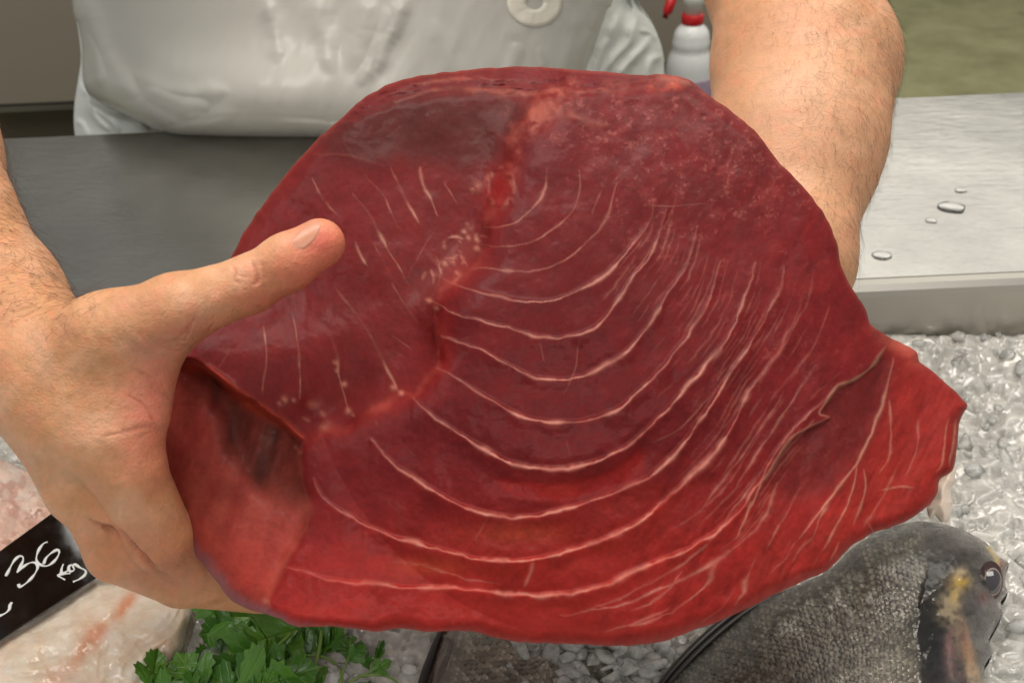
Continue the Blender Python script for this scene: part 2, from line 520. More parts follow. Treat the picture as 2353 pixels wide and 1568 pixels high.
# ================================================================== crushed ice
def ice_z(x, y):
    return (Z_ICE + .022 * smst(.50, .66, y) + .010 * fbm(x*1000, y*1000, 90, 2, 21) - .012 * np.exp(-((y-.652)/.012)**2))
M_bed = mat('packed_ice', S(188,186,180), .35)
BS(M_bed).inputs['Subsurface Weight'].default_value = .3
BS(M_bed).inputs['Subsurface Radius'].default_value = (.01,.012,.014)
v = coords(M_bed)
L(M_bed, bump(M_bed, noise_node(M_bed, v, 220, 4, .6), .5, .003), BS(M_bed).inputs['Normal'])
L(M_bed, ramp(M_bed, noise_node(M_bed, v, 60, 4), [(.3, S(190,188,182)), (.7, S(222,220,214))]), BS(M_bed).inputs['Base Color'])
gx = np.linspace(-.9, .9, 361); gy = np.linspace(.004, .645, 130)
GX, GY = np.meshgrid(gx, gy)
GZ = ice_z(GX, GY) - .006 + .004 * fbm(GX*1000, GY*1000, 16, 3, 5)
idx = np.arange(GX.size).reshape(GX.shape)
f = np.stack([idx[:-1,:-1].ravel(), idx[:-1,1:].ravel(), idx[1:,1:].ravel(), idx[1:,:-1].ravel()], 1)
bed = mesh_obj('ice_bed', np.stack([GX, GY, GZ], -1).reshape(-1, 3), f, M_bed); bed['kind'] = 'structure'

M_ice = mat('clear_ice', S(238,239,236), .2, 0, .3)
v = coords(M_ice)
BS(M_ice).inputs['Subsurface Weight'].default_value = .6
BS(M_ice).inputs['Subsurface Radius'].default_value = (.010,.011,.012); BS(M_ice).inputs['Subsurface Scale'].default_value = 1.0
bn = bump(M_ice, noise_node(M_ice, v, 420, 4, .65), .5, .0015)
L(M_ice, bn, BS(M_ice).inputs['Normal'])
tr_ = N(M_ice, 'ShaderNodeBsdfTransparent'); tr_.inputs[0].default_value = (.95,.96,.96,1)
gl_ = N(M_ice, 'ShaderNodeBsdfGlossy'); gl_.inputs['Roughness'].default_value = .10; L(M_ice, bn, gl_.inputs['Normal'])
mx1 = N(M_ice, 'ShaderNodeMixShader'); mx2 = N(M_ice, 'ShaderNodeMixShader')
L(M_ice, rangen(M_ice, noise_node(M_ice, v, 85, 4, .6), .36, .64, .15, .55), mx1.inputs[0])
L(M_ice, tr_.outputs[0], mx1.inputs[1]); L(M_ice, BS(M_ice).outputs[0], mx1.inputs[2])
fr_ = N(M_ice, 'ShaderNodeFresnel'); fr_.inputs['IOR'].default_value = 1.28; L(M_ice, bn, fr_.inputs['Normal'])
L(M_ice, fr_.outputs[0], mx2.inputs[0]); L(M_ice, mx1.outputs[0], mx2.inputs[1]); L(M_ice, gl_.outputs[0], mx2.inputs[2])
L(M_ice, mx2.outputs[0], M_ice.node_tree.nodes['Material Output'].inputs['Surface'])

def chunk(seed, sub=2, cuts=8, squash=.8):
    r = np.random.default_rng(seed)
    bm = bmesh.new(); bmesh.ops.create_icosphere(bm, subdivisions=sub, radius=1)
    v = np.array([q.co for q in bm.verts]); f = np.array([[q.index for q in fa.verts] for fa in bm.faces]); bm.free()
    for _ in range(cuts):
        n = r.normal(size=3); n /= np.linalg.norm(n); d = r.uniform(.3, .66)
        s = v @ n - d; v -= np.clip(s, 0, None)[:, None] * n
    v *= np.array([1, r.uniform(.65, 1), squash * r.uniform(.6, 1)])
    v += .006 * r.normal(size=v.shape)
    return v, f
protos = [chunk(k) for k in range(14)]
def rotm(r):
    q = r.normal(size=4); q /= np.linalg.norm(q); w, x, y, z = q
    return np.array([[1-2*(y*y+z*z),2*(x*y-z*w),2*(x*z+y*w)],[2*(x*y+z*w),1-2*(x*x+z*z),2*(y*z-x*w)],[2*(x*z-y*w),2*(y*z+x*w),1-2*(x*x+y*y)]])
M_snow = mat('frosted_ice', S(232,233,230), .2, 0, .5)
b = BS(M_snow); v = coords(M_snow)
b.inputs['Subsurface Weight'].default_value = .7
b.inputs['Subsurface Radius'].default_value = (.012,.013,.014); b.inputs['Subsurface Scale'].default_value = 1.0
L(M_snow, ramp(M_snow, noise_node(M_snow, v, 95, 4, .6), [(.3, S(150,149,144)), (.62, S(194,192,186))]), b.inputs['Base Color'])
L(M_snow, rangen(M_snow, noise_node(M_snow, v, 140, 3), .35, .65, .05, .34), b.inputs['Roughness'])
L(M_snow, bump(M_snow, noise_node(M_snow, v, 260, 3, .5), .28, .0016), b.inputs['Normal'])
b.inputs['Coat Weight'].default_value = .6; b.inputs['Coat Roughness'].default_value = .06
# packed crystals: every crystal is a tilted, angular facet that stands out of its neighbours
r = np.random.default_rng(3)
GS = .0014
ix = np.arange(-.60, .70, GS); iy = np.arange(.265, .649, GS)
IX, IY = np.meshgrid(ix, iy)
base_ = ice_z(IX, IY) + .003*fbm(IX*1000, IY*1000, 30, 3, 9)
IH = base_ - .006
for (sp_, rad0, rad1, up_) in ((.0100, .0048, .0110, .006), (.0062, .0024, .0055, .006)):
    for y in np.arange(.265, .649, sp_):
        for x in np.arange(-.6, .70, sp_):
            x_ = x + r.uniform(-.7, .7)*sp_; y_ = y + r.uniform(-.7, .7)*sp_
            rd = r.uniform(rad0, rad1); n = int(rd*1.7/GS) + 1
            i = int((x_ + .6)/GS); j = int((y_ - .265)/GS)
            i0, i1, j0, j1 = max(0, i-n), min(len(ix), i+n+1), max(0, j-n), min(len(iy), j+n+1)
            if i0 >= i1 or j0 >= j1: continue
            dx = ix[i0:i1][None] - x_; dy = iy[j0:j1][:, None] - y_
            a_ = r.uniform(0, 6.28); pd = -1e9
            for q in range(5):
                an = a_ + q*1.2566 + r.uniform(-.3, .3)
                pd = np.maximum(pd, dx*math.cos(an) + dy*math.sin(an) - rd*r.uniform(.5, 1))
            z_ = r.uniform(-.5, 1)*up_ + dx*r.uniform(-.42,.42) + dy*r.uniform(-.42,.42) - 1.6*np.clip(pd, 0, None) - .0006
            sub_ = IH[j0:j1, i0:i1]
            np.maximum(sub_, base_[j0:j1, i0:i1] + np.where(pd < rd*.7, z_, -1), out=sub_)
IXj = IX + r.normal(size=IX.shape)*GS*.12; IYj = IY + r.normal(size=IX.shape)*GS*.12
idx = np.arange(IX.size).reshape(IX.shape)
f = np.stack([idx[:-1,:-1].ravel(), idx[:-1,1:].ravel(), idx[1:,1:].ravel(), idx[1:,:-1].ravel()], 1)
u_, w_, _ = proj(np.stack([IX, IY, IH], -1)[:-1,:-1].reshape(-1, 3))
f = f[(u_ > -450) & (u_ < 2900) & (w_ < 1760)]
used = np.unique(f); rm_ = np.full(IX.size, -1); rm_[used] = np.arange(len(used))
ice = mesh_obj('crushed_ice', np.stack([IXj, np.minimum(IYj, .6455), IH], -1).reshape(-1, 3)[used], rm_[f], M_snow)
tag(ice, 'packed crushed ice covering the fish display', 'ice', kind='stuff')
# loose clear shards lying on it
V = []; F = []; n = 0
for k in range(1150):
    xx = r.uniform(-.58, .68); yy = r.uniform(.27, .642)
    u, w, _ = proj(np.array([xx, yy, Z_ICE]))
    if u < -400 or u > 2850 or w > 1700 or (460 < u < 1950 and w < 1330): continue
    sz = .0035 + .0075 * r.random()**1.6
    pv, pf = protos[r.integers(len(protos))]
    q = pv @ rotm(r).T * sz
    z = IH[min(len(iy)-1, int((yy-.265)/GS)), min(len(ix)-1, int((xx+.6)/GS))] + sz*r.uniform(-.35, .3)
    V.append(q + np.array([xx, yy, z])); F.append(pf + n); n += len(pv)
shards = mesh_obj('clear_ice_shards', np.concatenate(V), np.concatenate(F), M_ice, smooth=False)
tag(shards, 'loose clear shards of ice scattered over the packed ice', 'ice', kind='stuff')
print('ice verts', len(used), n)

def ice_piece(px, py, z, size, seed, lab, flat=(1, .8, .45), rot=0):
    pv, pf = chunk(seed, 3, 9, .7)
    a = np.array([[math.cos(rot), -math.sin(rot), 0], [math.sin(rot), math.cos(rot), 0], [0, 0, 1]])
    pv = (pv * np.array(flat)) @ a.T * size
    o = mesh_obj('ice_piece', pv, pf, M_ice, smooth=False)
    o.location = PZ(px, py, z)
    tag(o, lab, 'ice piece', 'larger pieces of ice lying on the display')
ice_piece(478, 1500, .905, .0125, 71, 'large slab of ice lying on the parsley leaves', (1, .75, .4), .9)
ice_piece(760, 1545, .899, .0125, 72, 'rough lump of ice between the parsley stems', (1, .8, .6), .2)
ice_piece(1455, 1530, .906, .0125, 73, 'large clear lump of ice on the fish under the tuna', (1.2, .8, .5), .1)
ice_piece(1570, 1530, .9, .012, 74, 'pale lump of ice against the black back fin of the sea bream', (1.1, .8, .5), 2.1)

# ================================================================== the tuna piece
OUT = [(745,305),(780,275),(835,225),(905,190),(985,170),(1100,158),(1200,154),(1300,158),(1400,165),(1460,172),(1530,172),
 (1580,183),(1612,205),(1680,255),(1740,310),(1790,375),(1845,430),(1890,490),(1920,555),(1932,610),(1955,660),(1985,705),
 (2000,745),(2040,775),(2075,790),(2105,810),(2110,830),(2150,860),(2200,905),(2221,930),(2214,946),(2205,968),(2201,1010),
 (2197,1040),(2187,1080),(2158,1102),(2150,1138),(2120,1170),(2060,1205),(2000,1225),(1950,1260),(1900,1310),(1850,1332),
 (1790,1360),(1700,1405),(1600,1445),(1500,1475),(1400,1482),(1300,1478),(1200,1474),(1120,1458),(1060,1447),(990,1450),
 (920,1441),(860,1450),(800,1441),(740,1437),(680,1437),(640,1418),(580,1400),(530,1375),(500,1340),(470,1300),(440,1260),
 (418,1225),(393,1190),(378,1150),(368,1110),(366,1040),(360,990),(356,940),(362,880),(385,830),(425,760),
 (475,695),(515,620),(532,585),(548,555),(590,490),(640,420),(700,350)]
out = catmull(OUT, 7, True)
tt = np.arange(len(out)).astype(float)
nrm_ = np.roll(out, -1, 0) - np.roll(out, 1, 0); nrm_ = np.stack([nrm_[:,1], -nrm_[:,0]], 1); nrm_ /= np.linalg.norm(nrm_, axis=1)[:,None] + 1e-9
out = out + nrm_ * (3.0 * fbm(tt, tt*0, 9, 3, 31) + 2.0 * fbm(tt, tt*0, 3, 2, 33))[:, None]

sh = Sheet(345, 2245, 135, 1500, 1.95)
X, Y = sh.X, sh.Y
D = sh.dist(out)

seams = [   # curved pale seams between the muscle sheets: (points, width, strength)
 ([(1258,385),(1254,425),(1240,460),(1200,500),(1155,520),(1112,520)], 4, .75),
 ([(1332,392),(1332,440),(1310,490),(1270,528),(1215,558),(1150,567),(1105,560)], 4, .8),
 ([(1418,420),(1388,510),(1340,562),(1295,598),(1230,622),(1165,622),(1115,613),(1085,618)], 5, .9),
 ([(1500,455),(1490,510),(1445,570),(1400,622),(1340,662),(1270,690),(1200,692),(1130,677),(1050,655),(985,625)], 5, .95),
 ([(1530,480),(1502,570),(1452,640),(1402,715),(1362,752),(1305,775),(1250,774),(1180,758),(1100,736),(1040,716),(985,688)], 6, 1),
 ([(1600,520),(1580,600),(1530,682),(1480,760),(1425,818),(1360,856),(1300,871),(1230,866),(1160,832),(1090,797),(1012,772)], 6, 1),
 ([(1655,600),(1640,660),(1600,740),(1540,820),(1480,890),(1420,938),(1350,965),(1280,971),(1210,960),(1130,920),(1050,872),(1005,845)], 6, 1),
 ([(1735,600),(1715,680),(1680,760),(1630,830),(1570,900),(1510,962),(1450,1018),(1380,1055),(1300,1076),(1220,1074),(1150,1052),(1080,1012),(1000,960),(945,915)], 7, 1),
 ([(1800,610),(1795,660),(1762,720),(1722,790),(1662,880),(1612,960),(1560,1030),(1490,1095),(1400,1135),(1300,1168),(1220,1187),(1150,1187),(1060,1162),(970,1112),(900,1062),(850,1008)], 6, .95),
 ([(1845,690),(1825,740),(1780,820),(1720,900),(1690,960),(1640,1040),(1560,1120),(1480,1190),(1380,1242),(1300,1267),(1200,1287),(1120,1287),(1010,1262),(900,1232),(810,1190),(750,1150),(720,1100)], 6, .85),
 ([(1940,880),(1850,960),(1790,1030),(1740,1110),(1680,1195),(1590,1256),(1480,1302),(1380,1347),(1290,1363),(1180,1367),(1060,1352),(900,1345),(760,1330),(655,1300)], 6, .8),
 ([(1790,1110),(1735,1215),(1660,1278),(1560,1332),(1470,1373),(1380,1398),(1290,1412)], 5, .75),
 ([(1650,1288),(1620,1340),(1570,1388),(1500,1420),(1440,1440)], 7, .9),
 ([(1568,1310),(1535,1352),(1490,1388),(1452,1402)], 5, .8),
 ([(1732,1288),(1712,1340),(1700,1370),(1685,1392)], 6, .8),
 ([(1728,1150),(1705,1200),(1690,1235)], 7, .9),
 ([(1830,1240),(1800,1285),(1770,1315)], 5, .7),
 ([(1905,1150),(1870,1225),(1840,1262),(1822,1290)], 5, .7),
] + [
 ([(1560,1095),(1640,1010),(1700,930),(1745,860)], 3, .5), ([(1600,1180),(1680,1080),(1750,980),(1800,900)], 3.5, .55), ([(1690,1120),(1760,1010),(1830,905),(1870,840)], 4, .6),
 ([(1640,1230),(1700,1150),(1752,1075)], 4, .7), ([(1760,1260),(1800,1190),(1840,1120)], 4, .6), ([(1610,1430),(1660,1395),(1690,1345)], 4, .5), ([(1480,1345),(1560,1300),(1640,1235)], 3.5, .6),
 ([(1350,1400),(1430,1370),(1500,1330)], 3.5, .5), ([(1390,1450),(1470,1425),(1540,1395)], 4, .5), ([(900,1290),(980,1300),(1060,1325),(1150,1340)], 3.5, .4), ([(1240,790),(1250,830)], 2.5, .3),
 ([(1330,780),(1320,850),(1295,905)], 2.5, .45), ([(1300,1010),(1310,1050)], 2.5, .3), ([(1120,1190),(1090,1240)], 3, .3), ([(1225,1290),(1215,1320),(1205,1345)], 4, .5), ([(1560,760),(1600,690),(1620,630)], 3, .35), ([(1870,620),(1850,700),(1800,790),(1745,880)], 3.5, .45),
 ([(1905,700),(1870,790),(1810,880)], 3, .4), ([(1380,440),(1360,490)], 3, .35), ([(1560,430),(1545,480),(1520,530)], 3, .35), ([(2060,1080),(2020,1150),(1985,1210)], 3.5, .45), ([(2110,960),(2105,1030),(2080,1090)], 3.5, .4), ([(1930,1240),(1905,1290)], 4, .5)]
pale = [     # paler torn edges and strands on the right-hand flap
 ([(2035,795),(2000,842),(1965,868),(1925,885),(1898,920),(1882,950),(1905,957)], 7, 1),
 ([(1905,957),(1850,985),(1812,1010),(1780,1062),(1752,1105),(1730,1150),(1700,1215)], 6, .9),
 ([(2052,822),(2036,890),(2020,945),(1998,1005),(1968,1062),(1930,1115),(1885,1172),(1835,1238)], 6, .95),
 ([(1968,1062),(1962,1110),(1945,1160),(1918,1215),(1890,1265)], 5, .8),
 ([(2042,920),(2047,990),(2042,1050),(2020,1085)], 5, .6),
 ([(1985,1075),(1988,1125),(1975,1170),(1960,1205)], 5, .8),
 
 ([(2010,1230),(1995,1200)], 4, .5), ([(2180,960),(2170,1010),(2165,1060),(2150,1085)], 6, .7),
 ([(2195,960),(2190,1020),(2180,1070)], 5, .7), ([(2100,1120),(2060,1118),(2020,1125)], 4, .5),
 ([(1490,470),(1545,474),(1620,468)], 3, .35), ([(1640,900),(1560,985),(1500,1015)], 5, .4),
]
left = [     # straight strands of the darker left part
 ([(835,400),(862,428),(882,452),(905,500),(922,532)], 3.5, .7),
 ([(898,385),(915,420),(930,455),(962,512)], 4, .8), ([(966,385),(968,405),(978,435),(1004,497)], 5, .9),
 ([(1019,415),(1034,440),(1050,466)], 4.5, .9), ([(810,446),(848,490),(868,530),(902,590),(940,652)], 4, .7),
 ([(718,408),(735,445),(760,478),(785,505)], 3.5, .6),
 ([(815,556),(828,588),(842,612)], 4, .7), ([(668,712),(680,762),(688,830),(690,915)], 3.5, .7),
 ([(605,748),(612,820),(602,905)], 3.5, .7), ([(525,800),(512,830),(500,850)], 4, .8),
 ([(760,765),(775,820),(778,862),(800,940)], 4, .5), ([(770,660),(805,705),(840,752),(880,830),(915,900)], 4, .6),
 ([(900,650),(930,700),(960,740)], 4, .6), ([(945,800),(900,770)], 3, .4), ([(975,565),(1000,605),(1012,640),(985,690)], 6, .7),
 ([(1005,520),(960,590),(935,640)], 3, .3), ([(860,560),(900,640)], 3, .3), ([(640,640),(700,560)], 3, .3),
]
ridge = [(1300,205),(1245,215),(1225,255),(1180,300),(1165,335),(1168,380),(1148,420),(1135,470),(1118,520),(1108,570),(1095,610),(1040,645),(1000,695),(1005,760),(1008,840),(985,865),(958,905),(925,905),(880,930),(835,955),(790,985),(740,995),(692,1015)]
right_plate = ridge + [(690,1080),(705,1150),(705,1200),(650,1300),(612,1385),(650,1600),(2400,1600),(2400,100),(1300,100)]
mR = sh.mask(right_plate, 10, smooth=False, wob=14)
mRs = sh.mask(right_plate, 60, smooth=False)
cheek = [(440,832),(500,870),(560,915),(610,948),(660,985),(692,1015),(690,1080),(705,1150),(705,1200),(650,1300),(612,1385),(560,1500),(250,1500),(250,830)]
mC = sh.mask(cheek, 9, smooth=False, wob=8)
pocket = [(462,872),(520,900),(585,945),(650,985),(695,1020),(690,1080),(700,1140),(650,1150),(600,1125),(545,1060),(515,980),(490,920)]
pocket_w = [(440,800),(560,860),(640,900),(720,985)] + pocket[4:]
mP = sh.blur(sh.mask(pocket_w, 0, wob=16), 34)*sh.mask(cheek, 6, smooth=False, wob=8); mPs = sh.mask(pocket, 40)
topband = [(835,255),(900,222),(985,205),(1090,200),(1190,212),(1290,206),(1400,202),(1500,192),(1575,188),(1612,205),(1620,150),(1500,100),(800,100),(700,330)]
mT = sh.mask(topband, 14, wob=14)
dark = [(800,260),(900,225),(1020,215),(1180,230),(1195,290),(1150,345),(1100,385),(1030,392),(940,370),(840,372),(760,355),(720,340)]
mD = sh.mask(dark, 30, wob=18)
pock2 = [(2022,812),(1990,862),(1930,905),(1900,955),(1845,1000),(1800,1060),(1775,1120),(1800,1150),(1880,1130),(1940,1075),(1985,1010),(2012,940),(2035,880),(2045,830)]
side2 = [(2045,780),(2035,797),(2000,844),(1965,870),(1925,887),(1900,920),(1884,950),(1905,960),(1850,988),(1812,1013),(1780,1064),(1752,1107),(1730,1152),(1700,1300),(2300,1300),(2300,780)]
mQ = sh.blur(sh.mask([(1990,780)]+[(1960,830),(1880,880),(1830,960),(1770,1030)]+pock2[6:], 0, wob=10), 26)*sh.mask(side2, 5, smooth=False)
step_ = [(1130,1098),(1220,1106),(1310,1108),(1400,1082),(1450,1050),(1472,1018),(1480,1050),(1478,1085),(1430,1112),(1370,1132),(1280,1150),(1190,1140)]
mS = sh.mask(step_, 7, smooth=False)
flap = [(2045,790),(2110,820),(2150,860),(2222,930),(2200,1010),(2190,1080),(2150,1100),(2150,1140),(2000,1230),(1900,1310),(1700,1400),(1720,1300),(1850,1200),(1950,1100),(2020,960),(2050,850)]
mF = sh.mask(flap, 30)
low = smst(1000, 1330, Y + .12*(X-1300)) * mRs
center = [(1090,500),(1120,560),(1105,600),(1050,640),(1000,680),(960,690),(930,650),(1000,600),(1040,540)]
mM = sh.mask(center, 18, wob=14)
pit = np.exp(-(((X-1148)/30)**2 + ((Y-432)/40)**2))
crest = sh.zero()
for k_, (p_, w_, a_) in enumerate([([(905,232),(985,212),(1060,206),(1150,212),(1240,214),(1330,212),(1420,206),(1500,200),(1570,198)],5,.7),([(1250,220),(1290,250),(1330,268),(1390,290)],9,.8),([(1240,228),(1215,275),(1180,305),(1168,340)],10,.6),
  ([(1380,190),(1440,195),(1500,182)],6,.6),([(1490,188),(1540,184),(1590,200)],7,.9),([(940,196),(1010,186),(1090,184)],3,.6),([(860,236),(900,214),(960,196)],3,.6),([(1090,178),(1180,186),(1270,180)],3,.5),([(720,352),(790,358),(850,372),(905,384)], 3, .25)]):
    sh.line(crest, p_, w_, a_, .9, .7, True, 500+k_, 1.6)
pitring = np.exp(-((np.sqrt(((X-1148)/30)**2 + ((Y-430)/42)**2) - 1)/.20)**2)

Ls = sh.zero()
for k, (p, w, a) in enumerate(seams): sh.line(Ls, p, w*(.46 if k < 9 else .56), a, .8 if k < 9 else 1.1, .55, True, k+1, 2.0)
def resamp(p, n=40):
    c_ = catmull(p, 3); i_ = np.linspace(0, len(c_)-1, n)
    return np.stack([np.interp(i_, np.arange(len(c_)), c_[:, q]) for q in (0, 1)], 1)
for k in range(3, 11):                      # faint strands between neighbouring seams, mostly out on the right
    A_, B_ = resamp(seams[k][0]), resamp(seams[k+1][0])
    for q_, t_ in enumerate((.22, .4, .55, .72, .86)):
        m_ = A_*(1-t_) + B_*t_
        i0_ = [0, 2, 1, 4, 0][q_]; i1_ = i0_ + [14, 11, 17, 12, 15][q_] - (k % 3)*2
        sh.line(Ls, m_[i0_:i1_:3], 2.0, .31, .7, .95, True, 700+k*9+q_, 2.5)
Lp = sh.zero()
for k, (p, w, a) in enumerate(pale): sh.line(Lp, p, w*.52, a, .45, .3, True, k+40)
Ll = sh.zero()
for k, (p, w, a) in enumerate(left): sh.line(Ll, p, w*.55, min(1,a*1.25), .8, .85, True, k+70, 1.4)
Lr = sh.zero(); sh.line(Lr, ridge, 9, .9, .7, .45, False, 99, 1.0)
Lr3 = sh.zero(); sh.line(Lr3, [(x+14, y+8) for x, y in ridge], 17, .9, .4, .3, False, 96, .4)  # lit plate edge painted as a red stroke; also masks pale tissue mottling
Lr2 = sh.zero(); sh.line(Lr2, [(692,1015),(688,1075),(705,1140),(705,1200),(680,1250),(650,1300),(625,1360),(610,1390)], 7, .8, .8, .6, False, 98, 1.6)
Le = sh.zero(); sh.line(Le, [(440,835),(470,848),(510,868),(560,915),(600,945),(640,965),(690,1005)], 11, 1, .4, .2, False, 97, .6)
# torn bits of connective tissue along the middle
bits = sh.zero()
rb = np.random.default_rng(5)
for k in range(20):
    t = rb.random()
    cx, cy = np.array([1105, 515])*(1-t) + np.array([985, 660])*t + rb.normal(size=2)*[26, 20]
    a = rb.uniform(0, 3.1); Ln = rb.uniform(5, 17)
    sh.line(bits, [(cx-Ln*math.cos(a), cy-Ln*math.sin(a)), (cx+rb.normal()*4, cy+rb.normal()*4), (cx+Ln*math.cos(a), cy+Ln*math.sin(a))], rb.uniform(2.5,5), rb.uniform(.4,.9), .5, .4, True, 120+k)
for (cx, cy, w, a) in ((1085,435,10,.8),(1100,428,9,.6),(1065,530,7,1),(1075,545,8,.9),(1095,568,8,1),(1055,555,6,.8),(1020,605,8,.9),(1040,598,7,.8),(1050,625,6,.8),(985,690,9,1),(1000,705,8,.9),(655,915,9,.9),(675,918,7,.8),(720,930,14,.5),(735,950,14,.6),(745,975,10,.5),(700,960,12,.5),(800,940,8,.9),(812,952,6,.7),(905,890,9,.8),(925,900,8,.9),(680,1025,6,.8),(690,1040,6,.7),(1545,190,7,.8),(610,1378,9,.6),(767,830,8,.8),(775,850,9,.8),(785,880,8,.9),(640,925,7,.6)):
    sh.line(bits, [(cx-w*.7, cy-2), (cx, cy+2), (cx+w*.6, cy+5)], w*.75, a, .5, .2, True, int(cx))
# fine speckled marbling, strongest up on the right shoulder
marb = fbm(X + .35*Y, Y, 26, 4, 60, .7); marb2 = fbm(X, Y*1.0, 9, 3, 61, .7)
speck = smst(.16, .42, marb2) * smst(-.05, .3, marb)
mm = np.exp(-(((X-1640)/300)**2 + ((Y-400)/190)**2)) + .9*np.exp(-(((X-1400)/200)**2 + ((Y-260)/70)**2)) + .35*np.exp(-(((X-1800)/200)**2 + ((Y-900)/200)**2))
# grain running with the seams on the right: down to the left
ang = R(118)
us = X*math.cos(ang) + Y*math.sin(ang); vs = -X*math.sin(ang) + Y*math.cos(ang)
fib = fbm(us*.18, vs, 9, 3, 62); fib2 = fbm(us*.22, vs, 30, 3, 63)
topfib = fbm(X*.25, Y + .12*X, 10, 4, 64)

# ---- relief (metres towards the viewer)
h = sh.zero()
r2 = ((X-1420)/720)**2 + ((Y-760)/720)**2
h += .020 * np.clip(1-r2, 0, 1) * (.35 + .65*mRs)
h += .0046 * mR + .006 * mRs
h -= .013 * smst(900, 560, X) * smst(820, 640, Y)                 # the left part leans back under the thumb
h -= .009 * mP + .003 * mPs
h -= mC * (.020 * smst(640, 360, X) + .0055)
h -= .0020 * mQ
h -= .0004 * mS
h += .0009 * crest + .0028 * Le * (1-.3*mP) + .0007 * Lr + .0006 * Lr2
h -= .0010 * np.exp(-((np.sqrt(((X-1148)/26)**2+((Y-430)/36)**2))/.8)**2); h += .0005 * pitring*(1+2*fbm(X, Y, 14, 3, 69))
h -= .0015 * mM; h += .0010 * bits * (.6 + .8*fbm(X, Y, 12, 2, 70))
gro = sh.zero(); sh.line(gro, [(800,285),(860,248),(930,222),(1000,208),(1090,204),(1190,214),(1290,208),(1400,204),(1500,196),(1575,190)], 12, 1, .3, .3, True, 7)
h -= .0010 * gro; h += .0012 * mT * topfib * 2
# each muscle sheet overlaps the next: sharp upper lip, soft lower side
sh_dn = np.roll(Ls, int(13/sh.step), 0); sh_dn = sh.blur(sh_dn, 16)
sh_up = np.roll(Ls, -int(10/sh.step), 0); sh_up = sh.blur(sh_up, 10)
lw = smst(560, 900, Y) * .75 + .25
h += (.0001 * Ls + .0011 * sh_dn - .0010 * sh_up) * lw
h += .0003 * Lp + .0007 * sh.blur(Lp, 10)

h += .0012 * fbm(X, Y, 170, 3, 71) * 2 + .00016 * fbm(X, Y, 28, 3, 72)*2
h += .00012 * fib * (1-mC) * (mF + .8*low*smst(1250, 1600, X)) + .00030 * fib2 * mF + .00004 * marb2 + .00012 * speck * mm
h += .0006 * mC * fbm((X*.9+Y*.4)*1.0, (Y-.4*X)*.2, 26, 3, 73)
# folds of the belly wall inside the pocket
fold = np.sin((X*.9 + Y*.15)/17 + 2*fbm(X, Y, 60, 2, 74)); h += .0010 * mP * fold
# every sheet's upper edge stands out as a small ledge and slopes away below it
ledge = sh.zero()
for k, (p, w, a) in enumerate(seams[3:11]):
    one = sh.zero(); sh.line(one, p, 4.5, a, .3, .1, True, k+4, .6)
    car = sh.zero(); cur = np.zeros(X.shape[1]); dec = math.exp(-sh.step/(46.0 if k > 2 else 34.0))
    for j in range(X.shape[0]):
        cur = np.maximum(cur*dec, one[j]); car[j] = cur
    ledge = np.maximum(ledge, sh.blur(car, 4))
h += ledge * (.0012 + .0021*smst(760, 1080, Y))
h += .0022*np.exp(-(((X-722)/26)**2 + ((Y-932)/24)**2)) + .0012*np.exp(-(((X-745)/16)**2 + ((Y-965)/14)**2))
# rim
Rr = 32 + 50*smst(330, 180, Y)*smst(1750, 1300, X) + 26*smst(900, 500, X)*smst(900,600,Y) + 30*mC
Rr = Rr * (1 + .35*fbm(X, Y, 110, 2, 75))
tq = np.clip(D / Rr, 0.0, 1)
h -= (Rr * .455/FPX) * .95 * (1 - np.sqrt(np.clip(1-(1-tq)**2, 0, 1)))
depth = .458 + (784-Y)*6.2e-5 - h
depth = depth + .004*smst(1850, 2200, X)

# ---- colour of the meat, with some light and shade painted in
col = np.zeros(X.shape + (3,)) + S(138, 28, 36)
n1 = fbm(X, Y, 120, 4, 80); n2 = fbm(X, Y, 40, 4, 81)
lerp3(col, S(122, 20, 28), smst(-.3, .5, n1) * .6)
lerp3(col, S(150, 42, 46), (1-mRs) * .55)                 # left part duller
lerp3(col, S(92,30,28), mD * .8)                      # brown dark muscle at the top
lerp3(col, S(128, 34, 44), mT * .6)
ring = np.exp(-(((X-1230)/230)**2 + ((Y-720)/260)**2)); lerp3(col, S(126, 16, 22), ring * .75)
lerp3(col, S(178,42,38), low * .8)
lerp3(col, S(164,46,42), smst(1380,1480,Y) * .45)
lerp3(col, S(178,52,46), mF * .6)
mid = np.exp(-(((X-1850)/170)**2 + ((Y-760)/330)**2)); lerp3(col, S(158, 36, 44), mid * .55)
lerp3(col, S(180,88,82), mC * (.6 + .5*fbm((X+.3*Y), Y*.25, 40, 3, 82)))
lerp3(col, S(180,60,54), mC * smst(1130, 1300, Y) * .6)
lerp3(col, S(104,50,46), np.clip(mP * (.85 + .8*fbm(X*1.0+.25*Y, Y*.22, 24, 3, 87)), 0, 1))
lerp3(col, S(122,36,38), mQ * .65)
lerp3(col, S(176, 28, 26), mS * .7)
glow = sh.zero()  # lit side below the seams, painted as orange-red bands
for k, (p, w, a) in enumerate(seams[7:11]):
    sh.line(glow, [(x, y+22) for x, y in p[5:-3]], 20, .8, .4, .5, True, 200+k)
lerp3(col, S(180,46,34), glow * .5 * smst(980, 1150, Y))
lerp3(col, S(184,72,44), .6*np.exp(-(((X-985)/75)**2 + ((Y-1300)/20)**2)) + .6*np.exp(-(((X-1190)/110)**2 + ((Y-1225)/22)**2)))
lerp3(col, S(206, 120, 118), np.clip(speck*mm, 0, 1) * .62)
lerp3(col, S(170, 70, 78), np.clip(mm, 0, 1) * smst(-.1, .4, marb) * .45)
lerp3(col, S(170,56,54), np.clip(fib*1.6, 0, 1) * .4 * (mF + .5*low*smst(1350, 1600, X)) * (1-mC))
